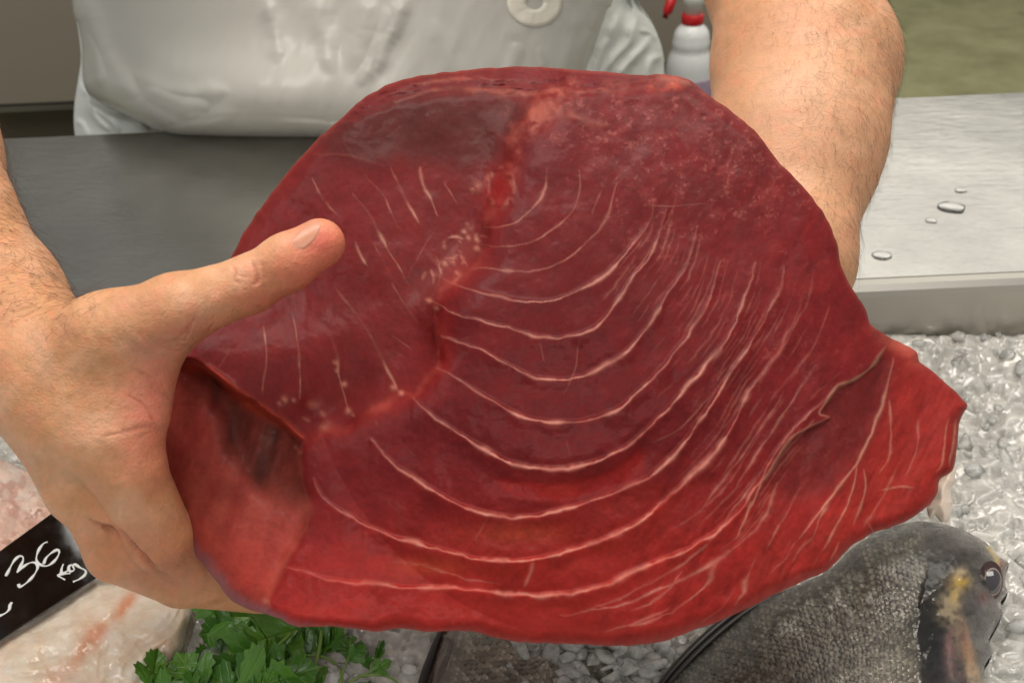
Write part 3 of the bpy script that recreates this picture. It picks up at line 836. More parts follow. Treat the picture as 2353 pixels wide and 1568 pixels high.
lerp3(col, S(112,18,20), np.clip(-fib*1.4, 0, 1) * .3 * smst(1250, 1600, X))
streak = sh.blur(Ls, 14)
lerp3(col, S(186,70,64), streak * (.14 + .22*smst(1450, 1650, X)*low))
lerp3(col, S(196,92,88), np.clip(Lr*(.7+1.2*n2), 0, 1) * .62); lerp3(col, S(200,110,102), Lr2 * .5)
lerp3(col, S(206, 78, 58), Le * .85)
lerp3(col, S(226,166,162), Ls * .76)
lerp3(col, S(234,176,164), Lp * .82)
lerp3(col, S(226,170,160), Ll * .8); lerp3(col, S(208,124,112), crest * .7)
lerp3(col, S(176,40,40), Lr3*.32); lerp3(col, S(214,130,122), np.clip(Lr3*1.4*smst(440, 330, Y)*smst(-.25, .3, n2+marb*.6), 0, 1)*.6); lerp3(col, S(180,30,32), pit*.7); lerp3(col, S(206,120,112), np.clip(pitring*(.6+1.6*fbm(X, Y, 16, 3, 68)), 0, 1) * .6)
lerp3(col, S(160, 70, 74), mM * .5)
lerp3(col, S(222,160,150), np.clip(bits, 0, 1) * .62)
lerp3(col, S(176,78,70), smst(9, 0, D) * .4)
lerp3(col, S(150, 96, 118), smst(30, 2, D + 9*n2) * smst(760, 620, X) * smst(1020, 1120, Y) * .75)   # violet skin edge
lerp3(col, S(214, 96, 80), .7*np.exp(-(((X-1540)/60)**2 + ((Y-195)/16)**2)) * smst(-.1, .3, n2))
lerp3(col, S(214, 110, 100), .7 * smst(40, 5, D) * np.exp(-(((X-2070)/60)**2 + ((Y-800)/40)**2)))
n3 = fbm(X, Y, 8, 3, 83, .7); n4 = fbm(us*.3, vs, 14, 3, 84)
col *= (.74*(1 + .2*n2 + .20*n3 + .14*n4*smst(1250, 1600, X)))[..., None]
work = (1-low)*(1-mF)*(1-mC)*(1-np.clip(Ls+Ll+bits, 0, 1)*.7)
col *= (1 - .26*work)[..., None]  # top and centre darkened: redder muscle plus painted shading against the lower part
col[..., 1] *= .88; col[..., 2] *= .70
col = col*.98 + .02*col.mean(-1, keepdims=True)

M_meat = mat('raw_tuna', (.4,.05,.05), .34, 0, .16)
b = BS(M_meat)
v = coords(M_meat)
L(M_meat, vcol(M_meat), b.inputs['Base Color'])
b.inputs['Subsurface Weight'].default_value = .45
b.inputs['Subsurface Radius'].default_value = (.007,.0012,.0009)
b.inputs['Subsurface Scale'].default_value = 1.0
L(M_meat, rangen(M_meat, noise_node(M_meat, v, 90, 4, .6), .35, .65, .50, .66), b.inputs['Roughness'])
bb = bump(M_meat, noise_node(M_meat, v, 1100, 4, .7), .25, .0005)
bb = bump(M_meat, noise_node(M_meat, v, 260, 3, .6), .05, .001, bb)
L(M_meat, bb, b.inputs['Normal'])
b.inputs['Coat Weight'].default_value = .05; b.inputs['Coat Roughness'].default_value = .16

M_skin = mat('tuna_skin', S(150,120,140), .28, .2, .6)
v = coords(M_skin)
L(M_skin, ramp(M_skin, noise_node(M_skin, v, 60, 4), [(.3, S(120,98,124)), (.5, S(176,140,150)), (.7, S(208,180,176))]), BS(M_skin).inputs['Base Color'])

tuna = tag(empty('tuna_piece', P(1250, 1000, .50)), 'large raw red tuna loin piece with pale ringed seams, held over the ice', 'tuna')
away = fwd * .86 + np.array([0, 0, -.12])
rr = lambda s, t: (s, away * t * .001)
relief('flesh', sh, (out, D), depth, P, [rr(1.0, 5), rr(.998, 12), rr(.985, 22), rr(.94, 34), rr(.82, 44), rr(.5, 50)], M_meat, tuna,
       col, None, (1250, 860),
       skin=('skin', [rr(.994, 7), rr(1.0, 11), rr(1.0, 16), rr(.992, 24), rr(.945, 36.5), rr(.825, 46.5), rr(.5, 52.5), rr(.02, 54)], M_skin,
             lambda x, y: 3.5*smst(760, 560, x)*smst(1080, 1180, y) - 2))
# strip of pale rind hanging behind the right-hand flap
st = [(2190,1020),(2200,1040),(2201,1085),(2196,1118),(2186,1150),(2184,1182),(2168,1196),(2152,1186),(2140,1192),(2134,1168),(2150,1130),(2165,1090)]
so = catmull(st, 6, True); ts_ = np.arange(len(so)).astype(float); so = so + np.stack([fbm(ts_, ts_*0, 6, 3, 35), fbm(ts_, ts_*0+9, 6, 3, 36)], 1)*16; s2 = Sheet(2120, 2220, 1015, 1215, 3)
D2 = s2.dist(so)
q2 = .492 + 16e-5*(.4*22)*(1-np.clip(D2/22,0,1)**.5)*8
M_rind = mat('pale_rind', S(234,216,200), .35)
BS(M_rind).inputs['Subsurface Weight'].default_value = .3; BS(M_rind).inputs['Subsurface Radius'].default_value = (.008,.004,.003)
relief('rind_strip', s2, (so, D2), q2, P, [(1, fwd*.002), (.8, fwd*.006)], M_rind, tuna)

# ================================================================== the person
def px_r(r, d): return r * d / FPX
def cone(a, ra, b_, rb):                     # picture px, depth, px radius at both ends -> capsule that tapers
    A = P(a[0], a[1], a[2]); B = P(b_[0], b_[1], b_[2])
    return (A, px_r(ra, a[2]), B, px_r(rb, b_[2]))
prims = []                                   # (A, rA, B, rB, blend)
def add(pr, k): prims.append((*pr, k))
# person's right arm (left in the picture)
sL = np.array([-.36, 1.06, 1.36]); eL = P(-500, -140, .66); 
wL = P(40, 772, .462)
add((sL, .055, eL, .047), .03)
add((eL, .044, P(-225, 330, .56), px_r(176, .56)), .03)
add((P(-225, 330, .56), px_r(176, .56), P(-20, 690, .478), px_r(142, .478)), .03)
add((P(-20, 690, .478), px_r(142, .478), P(70, 810, .455), px_r(135, .455)), .02)
# palm and back of the hand
add(cone((70, 815, .452), 132, (180, 960, .437), 125), .02)
add(cone((160, 890, .437), 120, (262, 1000, .430), 98), .014)
add(cone((125, 940, .452), 108, (196, 1115, .452), 92), .014)
add(cone((150, 830, .438), 98, (262, 770, .424), 90), .014)         # thumb metacarpal
add(cone((215, 800, .430), 100, (250, 900, .430), 92), .012)        # web of muscle
# thumb
add(cone((262, 768, .424), 92, (405, 712, .420), 82), .010)
add(cone((405, 712, .420), 80, (575, 652, .424), 64), .005)
add(cone((575, 652, .424), 64, (660, 603, .424), 64), .004)
add(cone((660, 603, .424), 64, (735, 559, .426), 57), .004)
# web between thumb and index finger
add(cone((352, 790, .427), 66, (322, 930, .428), 62), .014)
# index finger, behind the edge of the piece
add(cone((262, 1000, .430), 95, (290, 1070, .432), 82), .008)
add(cone((290, 1070, .432), 82, (365, 1230, .455), 76), .005)
add(cone((365, 1230, .455), 76, (480, 1310, .496), 68), .003)
add(cone((480, 1310, .496), 68, (640, 1300, .520), 58), .003)
# middle finger
add(cone((205, 1110, .448), 80, (276, 1258, .462), 76), .004)
add(cone((276, 1258, .462), 78, (420, 1318, .497), 74), .003)
add(cone((420, 1318, .497), 72, (600, 1345, .522), 62), .003)
# ring finger
add(cone((165, 1085, .470), 74, (255, 1200, .500), 70), .005)
add(cone((245, 1200, .500), 70, (430, 1250, .535), 62), .003)
add(cone((430, 1250, .535), 62, (590, 1230, .545), 54), .003)
# little finger
add(cone((120, 1030, .485), 68, (230, 1110, .525), 58), .005)
add(cone((230, 1110, .525), 58, (400, 1130, .548), 52), .003)
# person's left arm (right in the picture)
sR = np.array([.10, 1.06, 1.36]); eR = P(1805, -70, .70)
add((sR, .056, eR, .05), .03)
add((eR, px_r(155, .70), P(1846, 150, .655), px_r(187, .655)), .04)
add((P(1846, 150, .655), px_r(187, .655), P(1828, 330, .62), px_r(176, .62)), .03)
add((P(1828, 330, .62), px_r(174, .62), P(1796, 600, .578), px_r(146, .578)), .03)
add((P(1800, 600, .578), px_r(140, .578), P(1700, 800, .575), px_r(150, .575)), .02)
add(cone((1700, 800, .578), 150, (1560, 960, .568), 130), .02)
for (a, c_, d_) in (((1500, 900), (1380, 860), (1290, 850)), ((1480, 990), (1350, 985), (1250, 975)), ((1490, 1060), (1370, 1090), (1280, 1090)), ((1540, 1110), (1450, 1170), (1380, 1190))):
    add(cone((*a, .565), 66, (*c_, .558), 58), .008); add(cone((*c_, .558), 58, (*d_, .552), 50), .003)
add(cone((1640, 800, .57), 80, (1560, 700, .556), 68), .012); add(cone((1560, 700, .556), 68, (1480, 640, .553), 56), .004)
# trunk, shoulders, neck
add((sL, .07, np.array([-.22, 1.14, 1.39]), .09), .05); add((sR, .07, np.array([-.04, 1.14, 1.39]), .09), .05)
for x in (-.25, -.01):
    add((np.array([x, 1.17, 1.33]), .11, np.array([x*.9-.02, 1.18, .85]), .13), .08)
add((np.array([-.13, 1.15, 1.40]), .06, np.array([-.13, 1.13, 1.52]), .055), .04)

def cone_sdf(p, A, ra, B, rb):
    ba = B - A; l2 = ba @ ba; pa = p - A
    t = np.clip((pa @ ba) / l2, 0, 1)
    return np.linalg.norm(pa - t[..., None] * ba, axis=-1) - (ra + (rb - ra) * t)
def sdf(p):
    f = np.full(p.shape[:-1], .2)
    for (A, ra, B, rb, k) in prims:
        pad = max(ra, rb) + .045 + k
        lo = np.minimum(A, B) - pad; hi = np.maximum(A, B) + pad
        w = np.all((p > lo) & (p < hi), -1)
        if not w.any(): continue
        d = cone_sdf(p[w], A, ra, B, rb); g = f[w]
        hh = np.clip(.5 + .5*(g - d)/k, 0, 1)
        f[w] = g + (d - g)*hh - k*hh*(1-hh)
    return f
vox = .006
lo = np.array([-.60, .30, .80]); hi = np.array([.42, 1.36, 1.60])
nn = ((hi - lo) / vox).astype(int) + 1
Fd = np.full(nn, .2, np.float32)
ax = [lo[i] + np.arange(nn[i]) * vox for i in range(3)]
for (A, ra, B, rb, k) in prims:
    pad = max(ra, rb) + k + .02
    a0 = np.maximum(0, ((np.minimum(A, B) - pad - lo)/vox).astype(int)); a1 = np.minimum(nn, ((np.maximum(A, B) + pad - lo)/vox).astype(int) + 2)
    sl = tuple(slice(a0[i], a1[i]) for i in range(3))
    g3 = np.stack(np.meshgrid(*[ax[i][sl[i]] for i in range(3)], indexing='ij'), -1)
    d = cone_sdf(g3, A, ra, B, rb); g = Fd[sl]
    hh = np.clip(.5 + .5*(g - d)/k, 0, 1)
    Fd[sl] = g + (d - g)*hh - k*hh*(1-hh)
def surface_nets(F):
    ins = F < 0
    nx, ny, nz = F.shape
    c = np.zeros((nx-1, ny-1, nz-1), np.int8)
    for i in (0,1):
        for j in (0,1):
            for k in (0,1): c += ins[i:nx-1+i, j:ny-1+j, k:nz-1+k]
    act = (c > 0) & (c < 8)
    ci = np.argwhere(act); vid = np.full(act.shape, -1, np.int64); vid[act] = np.arange(len(ci))
    acc = np.zeros((len(ci), 3)); cnt = np.zeros(len(ci))
    cor = [(i,j,k) for i in (0,1) for j in (0,1) for k in (0,1)]
    for a in cor:
        for ax_ in range(3):
            if a[ax_] == 1: continue
            b_ = list(a); b_[ax_] = 1
            fa = F[ci[:,0]+a[0], ci[:,1]+a[1], ci[:,2]+a[2]]; fb = F[ci[:,0]+b_[0], ci[:,1]+b_[1], ci[:,2]+b_[2]]
            mk = (fa < 0) != (fb < 0)
            t = fa[mk]/(fa[mk]-fb[mk])
            pt = np.tile(np.array(a, float), (mk.sum(), 1)); pt[:, ax_] = t
            acc[mk] += pt; cnt[mk] += 1
    v = ci + acc/cnt[:, None]
    quads = []
    for ax_ in range(3):
        o1, o2 = [(1,2),(2,0),(0,1)][ax_]
        sl0 = [slice(None)]*3; sl1 = [slice(None)]*3
        sl0[ax_] = slice(0,-1); sl1[ax_] = slice(1,None)
        A_, B_ = ins[tuple(sl0)], ins[tuple(sl1)]
        for flip, mk in ((False, A_ & ~B_), (True, ~A_ & B_)):
            e = np.argwhere(mk)
            e = e[(e[:,o1] > 0) & (e[:,o2] > 0) & (e[:,o1] < F.shape[o1]-1) & (e[:,o2] < F.shape[o2]-1)]
            q = []
            for (d1, d2) in ((-1,-1),(0,-1),(0,0),(-1,0)):
                g = e.copy(); g[:,o1] += d1; g[:,o2] += d2
                q.append(vid[g[:,0], g[:,1], g[:,2]])
            q = np.stack(q, 1)
            quads.append(q[:, ::-1] if flip else q)
    return v, np.concatenate(quads)
bv_, bf_ = surface_nets(Fd); bv_ = lo + bv_ * vox
bf_ = bf_[(bf_ >= 0).all(1)]
del Fd
def subdivide(v, f, sel=None):
    """one even 4-way split of the quads"""
    e = np.concatenate([f[:, [i, (i+1) % 4]] for i in range(4)])
    ks = np.sort(e, 1); key = ks[:,0]*len(v) + ks[:,1]
    u, first, inv = np.unique(key, return_index=True, return_inverse=True)
    mid = (v[ks[first,0]] + v[ks[first,1]])/2
    n = len(v); nf = len(f)
    em = (inv + n).reshape(4, nf).T
    cen = v[f].mean(1); cid = n + len(u) + np.arange(nf)
    V2 = np.concatenate([v, mid, cen])
    F2 = np.concatenate([np.stack([f[:,i], em[:,i], cid, em[:,(i+3) % 4]], 1) for i in range(4)])
    return V2, F2
def project(v, it=2):
    for _ in range(it):
        d = sdf(v); ep = 4e-4
        g = np.stack([(sdf(v + np.eye(3)[i]*ep) - sdf(v - np.eye(3)[i]*ep)) for i in range(3)], -1)/(2*ep)
        gn = np.linalg.norm(g, axis=1)[:, None]; g = g/np.maximum(gn, 1e-6)
        v = v - np.clip(d, -.004, .004)[:, None]*g
    return v, g
bv_, bf_ = subdivide(bv_, bf_)
bv_, _g = project(bv_, 2)
me = bpy.data.meshes.new('body'); me.from_pydata([tuple(q) for q in bv_], [], [tuple(q) for q in bf_.tolist()])
bm = bmesh.new(); bm.from_mesh(me)
for lev in range(2):
    bm.verts.ensure_lookup_table()
    co = np.array([q.co for q in bm.verts]); pxs, pys, dd = proj(co)
    inhand = (pxs > -40) & (pxs < 830) & (pys > 480) & (pys < 1420) & (dd < .50)
    eds = [e for e in bm.edges if inhand[e.verts[0].index] and inhand[e.verts[1].index]]
    bmesh.ops.subdivide_edges(bm, edges=eds, cuts=1, use_grid_fill=True)
    bm.verts.index_update()
co = np.array([q.co for q in bm.verts])
hand = proj(co); hm = (hand[0] > -80) & (hand[0] < 860) & (hand[1] > 450) & (hand[1] < 1450) & (hand[2] < .56)
co[hm], _ = project(co[hm], 1)
# normals of the body by its distance field
ep = 5e-4
G = np.stack([sdf(co + np.eye(3)[i]*ep) - sdf(co - np.eye(3)[i]*ep) for i in range(3)], -1)
G /= np.maximum(np.linalg.norm(G, axis=1), 1e-9)[:, None]
facing = -(G * ((co - CAM)/np.linalg.norm(co - CAM, axis=1)[:, None])).sum(1)
px, py, dp = proj(co)
vis = hm & (facing > -.1)
# creases, wrinkles, tendons on the hand
hs = Sheet(-60, 860, 440, 1450, 2.0)
cre = hs.zero()
def cr_(pts, w, a, s): hs.line(cre, pts, w, a, .3, .3, True, s, .4)
cr_([(576,598),(586,618),(590,640),(584,655)], 3.6, 1, 1); cr_([(531,610),(540,622),(538,640),(552,652)], 3.4, .9, 2)
cr_([(598,600),(604,622),(606,640)], 3, .5, 3); cr_([(545,630),(565,636),(582,634)], 2.8, .5, 7); cr_([(590,700),(600,712),(608,722)], 3.4, .8, 4)
cr_([(560,622),(572,640),(574,660)], 2.4, .4, 5); cr_([(620,628),(640,640),(648,660)], 2.4, .5, 6)
for k in range(7):
    cr_([(318+13*k, 752+6*k), (345+13*k, 790-2*k), (385+9*k, 800-9*k), (425+4*k, 812-16*k)], 2.6, .75, 10+k)
cr_([(235,1000),(290,990),(340,978),(372,990)], 4.8, .55, 20); cr_([(290,905),(330,930),(352,965),(366,994)], 3.0, .6, 21)
cr_([(315,1005),(350,990),(370,1000)], 3, .6, 22); cr_([(395,1075),(430,1085)], 2.6, .5, 23); cr_([(365,870),(385,905),(395,930)], 2.6, .5, 24)
cr_([(340,890),(355,915),(372,930)], 2.4, .4, 25); cr_([(430,820),(470,770),(490,745)], 3.6, .55, 26)
for k in range(5): cr_([(300+12*k, 840+14*k), (340+8*k, 862+12*k), (372+5*k, 878+10*k)], 2.5, .6, 30+k)
for k in range(9):
    x0 = 20 + 30*k; cr_([(x0, 700+8*(k % 3)), (x0+40, 740+10*(k % 4)), (x0+60, 800)], 2.0, .16, 50+k)
for k in range(12):
    cr_([(300+9*k, 752+3*(k % 3)), (330+8*k, 782+4*(k % 4)), (352+7*k, 815-3*(k % 5))], 2.2, .42, 100+k)
    cr_([(300+6*k, 812-5*k), (350+6*k, 800-4*k), (405+4*k, 802-6*k)], 2.0, .34, 120+k)
fine_ = fbm(hs.X, hs.Y, 9, 3, 90); med = fbm(hs.X, hs.Y, 60, 3, 91)
fold_ = hs.zero(); hs.line(fold_, [(205,1192),(240,1210),(280,1232),(320,1268),(360,1310),(425,1352)], 7, 1, .2, .2, True, 60, .3)
def samp(img):
    i = np.clip(((px - hs.x0)/hs.step).astype(int), 0, img.shape[1]-1); j = np.clip(((py - hs.y0)/hs.step).astype(int), 0, img.shape[0]-1)
    return img[j, i]
fz = vis * np.clip(facing*2, 0, 1)
co = co + G * ((-.0009*samp(cre) - .0026*samp(fold_) + .00007*samp(fine_) + .0006*samp(med)) * fz)[:, None]
am = (~hm) & (facing > -.5)
co = co + G * (.0012 * fbm(px, py, 120, 3, 92) * am)[:, None]
for q, c3 in zip(bm.verts, co): q.co = c3
bm.to_mesh(me); bm.free()
me.polygons.foreach_set('use_smooth', np.ones(len(me.polygons), bool))
# natural skin colour
sc = np.zeros((len(co), 3)) + S(200, 146, 104)
def blob(x, y, rx, ry, c, a):
    w = np.exp(-(((px-x)/rx)**2 + ((py-y)/ry)**2)) * a * (dp < .8)
    lerp3(sc, S(*c), w)
nA = fbm(px, py, 70, 4, 93); nB = fbm(px, py, 18, 3, 94)
lerp3(sc, S(220,170,138), np.clip(nA*1.8, 0, 1)*.6); lerp3(sc, S(192,130,104), np.clip(-nA*1.5, 0, 1)*.4)
blob(345, 940, 70, 110, (222,132,112), .8); blob(330, 1045, 60, 60, (226,140,110), .55); blob(370, 850, 60, 50, (208,128,106), .6)
blob(740,560,70,60,(220,112,92),.95); blob(690, 630, 80, 50, (206,110,88), .75); blob(600, 690, 90, 35, (196,106,84), .7)
blob(590, 640, 30, 40, (206,128,98), .5); blob(430, 770, 60, 50, (176,118,100), .6); blob(330, 800, 60, 35, (172,124,104), .5)
blob(470, 745, 90, 30, (196,118,92), .5); blob(300, 1250, 140, 60, (192,122,90), .5); blob(400, 1310, 120, 60, (176,104,80), .5)
blob(1860,250,230,400,(222,174,140),.6); blob(1760, 40, 90, 110, (196,138,100), .4)
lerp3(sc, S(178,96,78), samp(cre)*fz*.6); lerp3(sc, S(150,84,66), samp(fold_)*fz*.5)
nC = fbm(px, py, 7, 3, 95, .7)
sc *= (1 + .12*nB + .10*nC)[:, None]
sc[:, 1:] *= (1 - .10*np.clip(nB*2, 0, 1))[:, None]
a_ = me.color_attributes.new('col', 'FLOAT_COLOR', 'POINT'); c4 = np.ones((len(co), 4), np.float32); c4[:, :3] = sc
a_.data.foreach_set('color', c4.ravel())
M_body = mat('skin', (.6,.35,.2), .48, 0, .4)
b = BS(M_body); L(M_body, vcol(M_body), b.inputs['Base Color'])
b.inputs['Subsurface Weight'].default_value = .2; b.inputs['Subsurface Radius'].default_value = (.006,.0022,.0012); b.inputs['Subsurface Scale'].default_value = 1.0
v = coords(M_body)
vo = N(M_body, 'ShaderNodeTexVoronoi'); vo.inputs['Scale'].default_value = 900; L(M_body, v, vo.inputs['Vector'])
L(M_body, bump(M_body, noise_node(M_body, v, 420, 4, .65), .45, .0007, bump(M_body, vo.outputs['Distance'], .3, .0005)), b.inputs['Normal'])
L(M_body, rangen(M_body, noise_node(M_body, v, 60, 3), .3, .7, .40, .56), b.inputs['Roughness'])
me.materials.append(M_body)
person = tag(empty('person', (-.13, 1.15, 0)), 'person in a white coat and grey-white plastic apron holding up the red tuna', 'person')
body = bpy.data.objects.new('body', me); COL.objects.link(body); parent(body, person)

# ---- thumbnail
bvh = BVHTree.FromPolygons([tuple(q) for q in co], [tuple(p.vertices) for p in me.polygons])
def hit(x, y):
    r_ = rays(np.array(x, float), np.array(y, float)); r_ = Vector(r_).normalized()
    return bvh.ray_cast(Vector(CAM), r_)
nail = catmull([(668,562),(680,538),(698,517),(718,504),(736,501),(742,510),(736,532),(718,558),(694,576)], 3, True)
cn = nail.mean(0)
V = []; F = []
rows = 6
for i in range(rows+1):
    for (x, y) in nail:
        t = 1 - i/rows
        h_ = hit(cn[0]+(x-cn[0])*t, cn[1]+(y-cn[1])*t)
        if h_[0] is None or proj(np.array(h_[0]))[2] > .445:
            q_ = bvh.find_nearest(Vector(P(x, y, .426))); h_ = (q_[0], q_[1])
        if h_[0] is None: V.append(tuple(P(x, y, .42)))
        else: V.append(tuple(h_[0] + h_[1]*(.00028*min(1, (1-t)*4+.15) - (.0004 if i == 0 else 0))))
n_ = len(nail)
for i in range(rows):
    for k in range(n_): F.append((i*n_+k, i*n_+(k+1) % n_, (i+1)*n_+(k+1) % n_, (i+1)*n_+k))
M_nail = mat('nail', S(202,140,112), .36, 0, .5)
BS(M_nail).inputs['Subsurface Weight'].default_value = .3; BS(M_nail).inputs['Subsurface Radius'].default_value = (.004,.002,.001)
mesh_obj('thumbnail', V, F, M_nail, person)

# ---- hairs on the forearms
polys = me.polygons
pc = np.array([p.center for p in polys]); pn = np.array([p.normal for p in polys]); pa = np.array([p.area for p in polys])
fx, fy, fd = proj(pc)
fac = -(pn * ((pc - CAM)/np.linalg.norm(pc - CAM, axis=1)[:, None])).sum(1)
rh = np.random.default_rng(12)
V = []; F = []; n_ = 0
def hairs(w, count, axis_dir, length, rad, curl, drop):
    global n_
    w = w * pa; w = w / w.sum()
    for i in rh.choice(len(pa), count, p=w):
        o_ = pc[i] + rh.normal(size=3)*.0012; nr = pn[i]
        t = axis_dir + rh.normal(size=3)*.55; t -= nr*(t @ nr); t /= np.linalg.norm(t)
        s_ = np.cross(nr, t); Ln = length*rh.uniform(.5, 1.3); cu = rh.normal()*curl
        h_ = bvh.find_nearest(Vector(o_))
        o_ = np.array(h_[0])
        pts = []
        for q in range(5):
            u = q/4
            pts.append(o_ + t*Ln*u*(1-.15*u) + s_*Ln*cu*u*u + nr*Ln*(.30*u - .16*u*u) - nr*.0003)
        for q in range(5):
            rr_ = rad*(1 - .75*q/4)
            for k in range(3):
                an = 2.09*k; V.append(pts[q] + (s_*math.cos(an) + nr*math.sin(an))*rr_)
        for q in range(4):
            for k in range(3):
                k2 = (k+1) % 3; F.append((n_+q*3+k, n_+q*3+k2, n_+q*3+3+k2, n_+q*3+3+k))
        n_ += 15
dR = P(1800, 600, .578) - P(1845, 150, .655); dR /= np.linalg.norm(dR)
dL = P(40, 772, .462) - P(-185, 330, .56); dL /= np.linalg.norm(dL)
cam_side = np.clip(fac + .35, 0, 1)
wR = ((fx > 1600) & (fx < 2080) & (fy > -40) & (fy < 640) & (fd < .75)) * cam_side * (.12 + smst(1700, 1960, fx)) 
hairs(wR, 2300, dR + rt*.35, .0135, .000044, .7, 0)
wL_ = ((fx > -150) & (fx < 220) & (fy > 150) & (fy < 740) & (fd < .7)) * cam_side
hairs(wL_, 950, dL*.8 + rt*.3, .0165, .000068, 1.3, 0)
wH = ((fx > -20) & (fx < 330) & (fy > 690) & (fy < 900)) * np.clip(fac, 0, 1)
hairs(wH, 120, dL + rt*.9, .006, .000030, .3, 0)
M_hair = mat('arm_hair', S(84,54,34), .45)
ho = mesh_obj('arm_hair', V, F, M_hair, person); ho['kind'] = 'stuff'

# ---- white coat under the apron, short sleeves
M_coat = mat('white_coat', S(226,230,226), .55, 0, .4)
v = coords(M_coat); L(M_coat, bump(M_coat, noise_node(M_coat, v, 700, 2), .08, .0006), BS(M_coat).inputs['Normal'])
BS(M_coat).inputs['Sheen Weight'].default_value = .15
co_out = catmull([(150,-260),(166,0),(178,60),(186,130),(180,180),(171,240),(170,290),(176,330),(190,420),(700,430),(1300,430),(1560,400),
    (1545,280),(1527,180),(1524,130),(1512,84),(1490,45),(1455,14),(1438,0),(1460,-260)], 8, True)
cs = Sheet(130, 1590, -280, 440, 4)
Dc = cs.dist(co_out)
yc = 1.045 + .16*((cs.X-850)/690)**4 * .6
wr = cs.zero()
for k, (p, w, a) in enumerate([([(178,190),(230,240),(300,275)],9,1),([(200,215),(215,262),(250,300)],8,.8),([(240,255),(290,262),(340,300)],9,.9),
    ([(172,275),(190,290),(200,320)],7,.8),([(215,250),(262,285),(275,310)],6,.6),
    ([(1430,20),(1405,80),(1380,130),(1360,175)],12,.9),([(1462,40),(1448,95),(1408,140),(1385,175)],9,1),([(1500,80),(1478,110),(1440,150),(1415,185)],9,.9),
    ([(1518,130),(1498,140),(1490,165),(1486,190)],8,.9),([(1470,70),(1490,75),(1508,95)],6,.6)]):
    cs.line(wr, p, w, a, .3, .2, True, 300+k, .4)
yc = yc - .010*wr + .007*np.roll(cs.blur(wr, 14), 4, 1) + .008*fbm(cs.X, cs.Y, 90, 3, 301)
tq = np.clip(Dc/70, 0, 1); yc += .04*(1-np.sqrt(np.clip(1-(1-tq)**2, 0, 1)))
coat = relief('coat', cs, (co_out, Dc), yc, PY, [(1.0, (0,.03,0)), (.98, (0,.12,0)), (.9, (0,.24,0))], M_coat, person, center=(850, 100))
for nm, a, c_, r0, r1 in (('sleeve', sL, eL, .085, .072), ('sleeve', sR, eR, .085, .074)):
    pts = [a + (c_-a)*t for t in (-.15, .1, .3, .5, .62)]
    mb = MB(); mb.tube(pts, [r0*1.05, r0, r0*.97, r1*1.02, r1*1.05], 28)
    so_ = mb.build(nm, M_coat, person, smooth=True)
# ---- plastic apron
M_apron = mat('apron_plastic', S(190,189,182), .24, 0, .5)
b = BS(M_apron); v = coords(M_apron)
L(M_apron, bump(M_apron, noise_node(M_apron, v, 14, 3), .12, .008), b.inputs['Normal'])
L(M_apron, ramp(M_apron, noise_node(M_apron, v, 5, 3), [(.3, S(187,186,179)), (.7, S(194,193,186))]), b.inputs['Base Color'])
b.inputs['Subsurface Weight'].default_value = .15; b.inputs['Subsurface Radius'].default_value = (.01,.01,.01)
ap_out = catmull([(160,-260),(166,0),(180,60),(188,110),(189,170),(196,205),(222,232),(300,270),(345,292),(400,312),(480,316),(560,317),(740,320),(1000,330),(1200,330),
    (1290,290),(1335,190),(1352,150),(1378,90),(1405,40),(1425,0),(1440,-260)], 7, True)
as_ = Sheet(140, 1460, -280, 345, 3)
Da = as_.dist(ap_out)
ya = .975 + .14*np.abs((as_.X-830)/640)**3 * .7 + .05*smst(330, -260, as_.Y)
fo = as_.zero()
for k, (p, w, a) in enumerate([([(208,0),(222,80),(262,160),(308,232)],13,.8),([(200,70),(222,140),(236,200)],10,.8),([(610,0),(632,60),(640,140)],12,.45),
    ([(735,0),(742,60),(760,160)],15,.6),([(850,0),(842,60),(815,150)],16,.5),([(930,0),(905,60),(862,160)],15,.9),([(905,10),(878,90),(830,190)],11,.6),
    ([(1000,60),(1040,140),(1060,180)],14,.3),([(1160,180),(1180,140),(1196,100)],12,.4),([(1250,150),(1235,110)],12,.4),([(1388,20),(1362,90),(1340,140),(1322,175)],12,.7),
    ([(300,170),(370,205),(440,215),(520,212)],14,.5),([(330,200),(395,232),(470,250)],14,.7),([(345,295),(385,305),(450,296),(540,262)],12,.5),([(290,238),(350,262),(405,290)],12,.5),([(1180,60),(1230,120),(1300,140)],18,.35),([(1290,20),(1320,60)],12,.4)]):
    as_.line(fo, p, w*1.7, a, .2, .2, True, 320+k, .2)
ya += -.0075*fo + .0055*np.roll(as_.blur(fo, 34), 8, 1) + .004*fbm(as_.X, as_.Y, 190, 2, 330) + .0014*fbm(as_.X*.9+as_.Y*.3, as_.Y*.3, 50, 3, 331)
ya -= .018*np.exp(-(((as_.X-560)/330)**2 + ((as_.Y-225)/90)**2))
tq = np.clip(Da/60, 0, 1); ya += .045*(1-np.sqrt(np.clip(1-(1-tq)**2, 0, 1)))*smst(-60, 100, as_.Y + 60*(as_.X>1200))
apron = relief('apron', as_, (ap_out, Da), ya, PY, [(1.0, (0,.004,0)), (.97, (0,.012,0)), (.9, (0,.03,0))], M_apron, person, center=(850, 100))
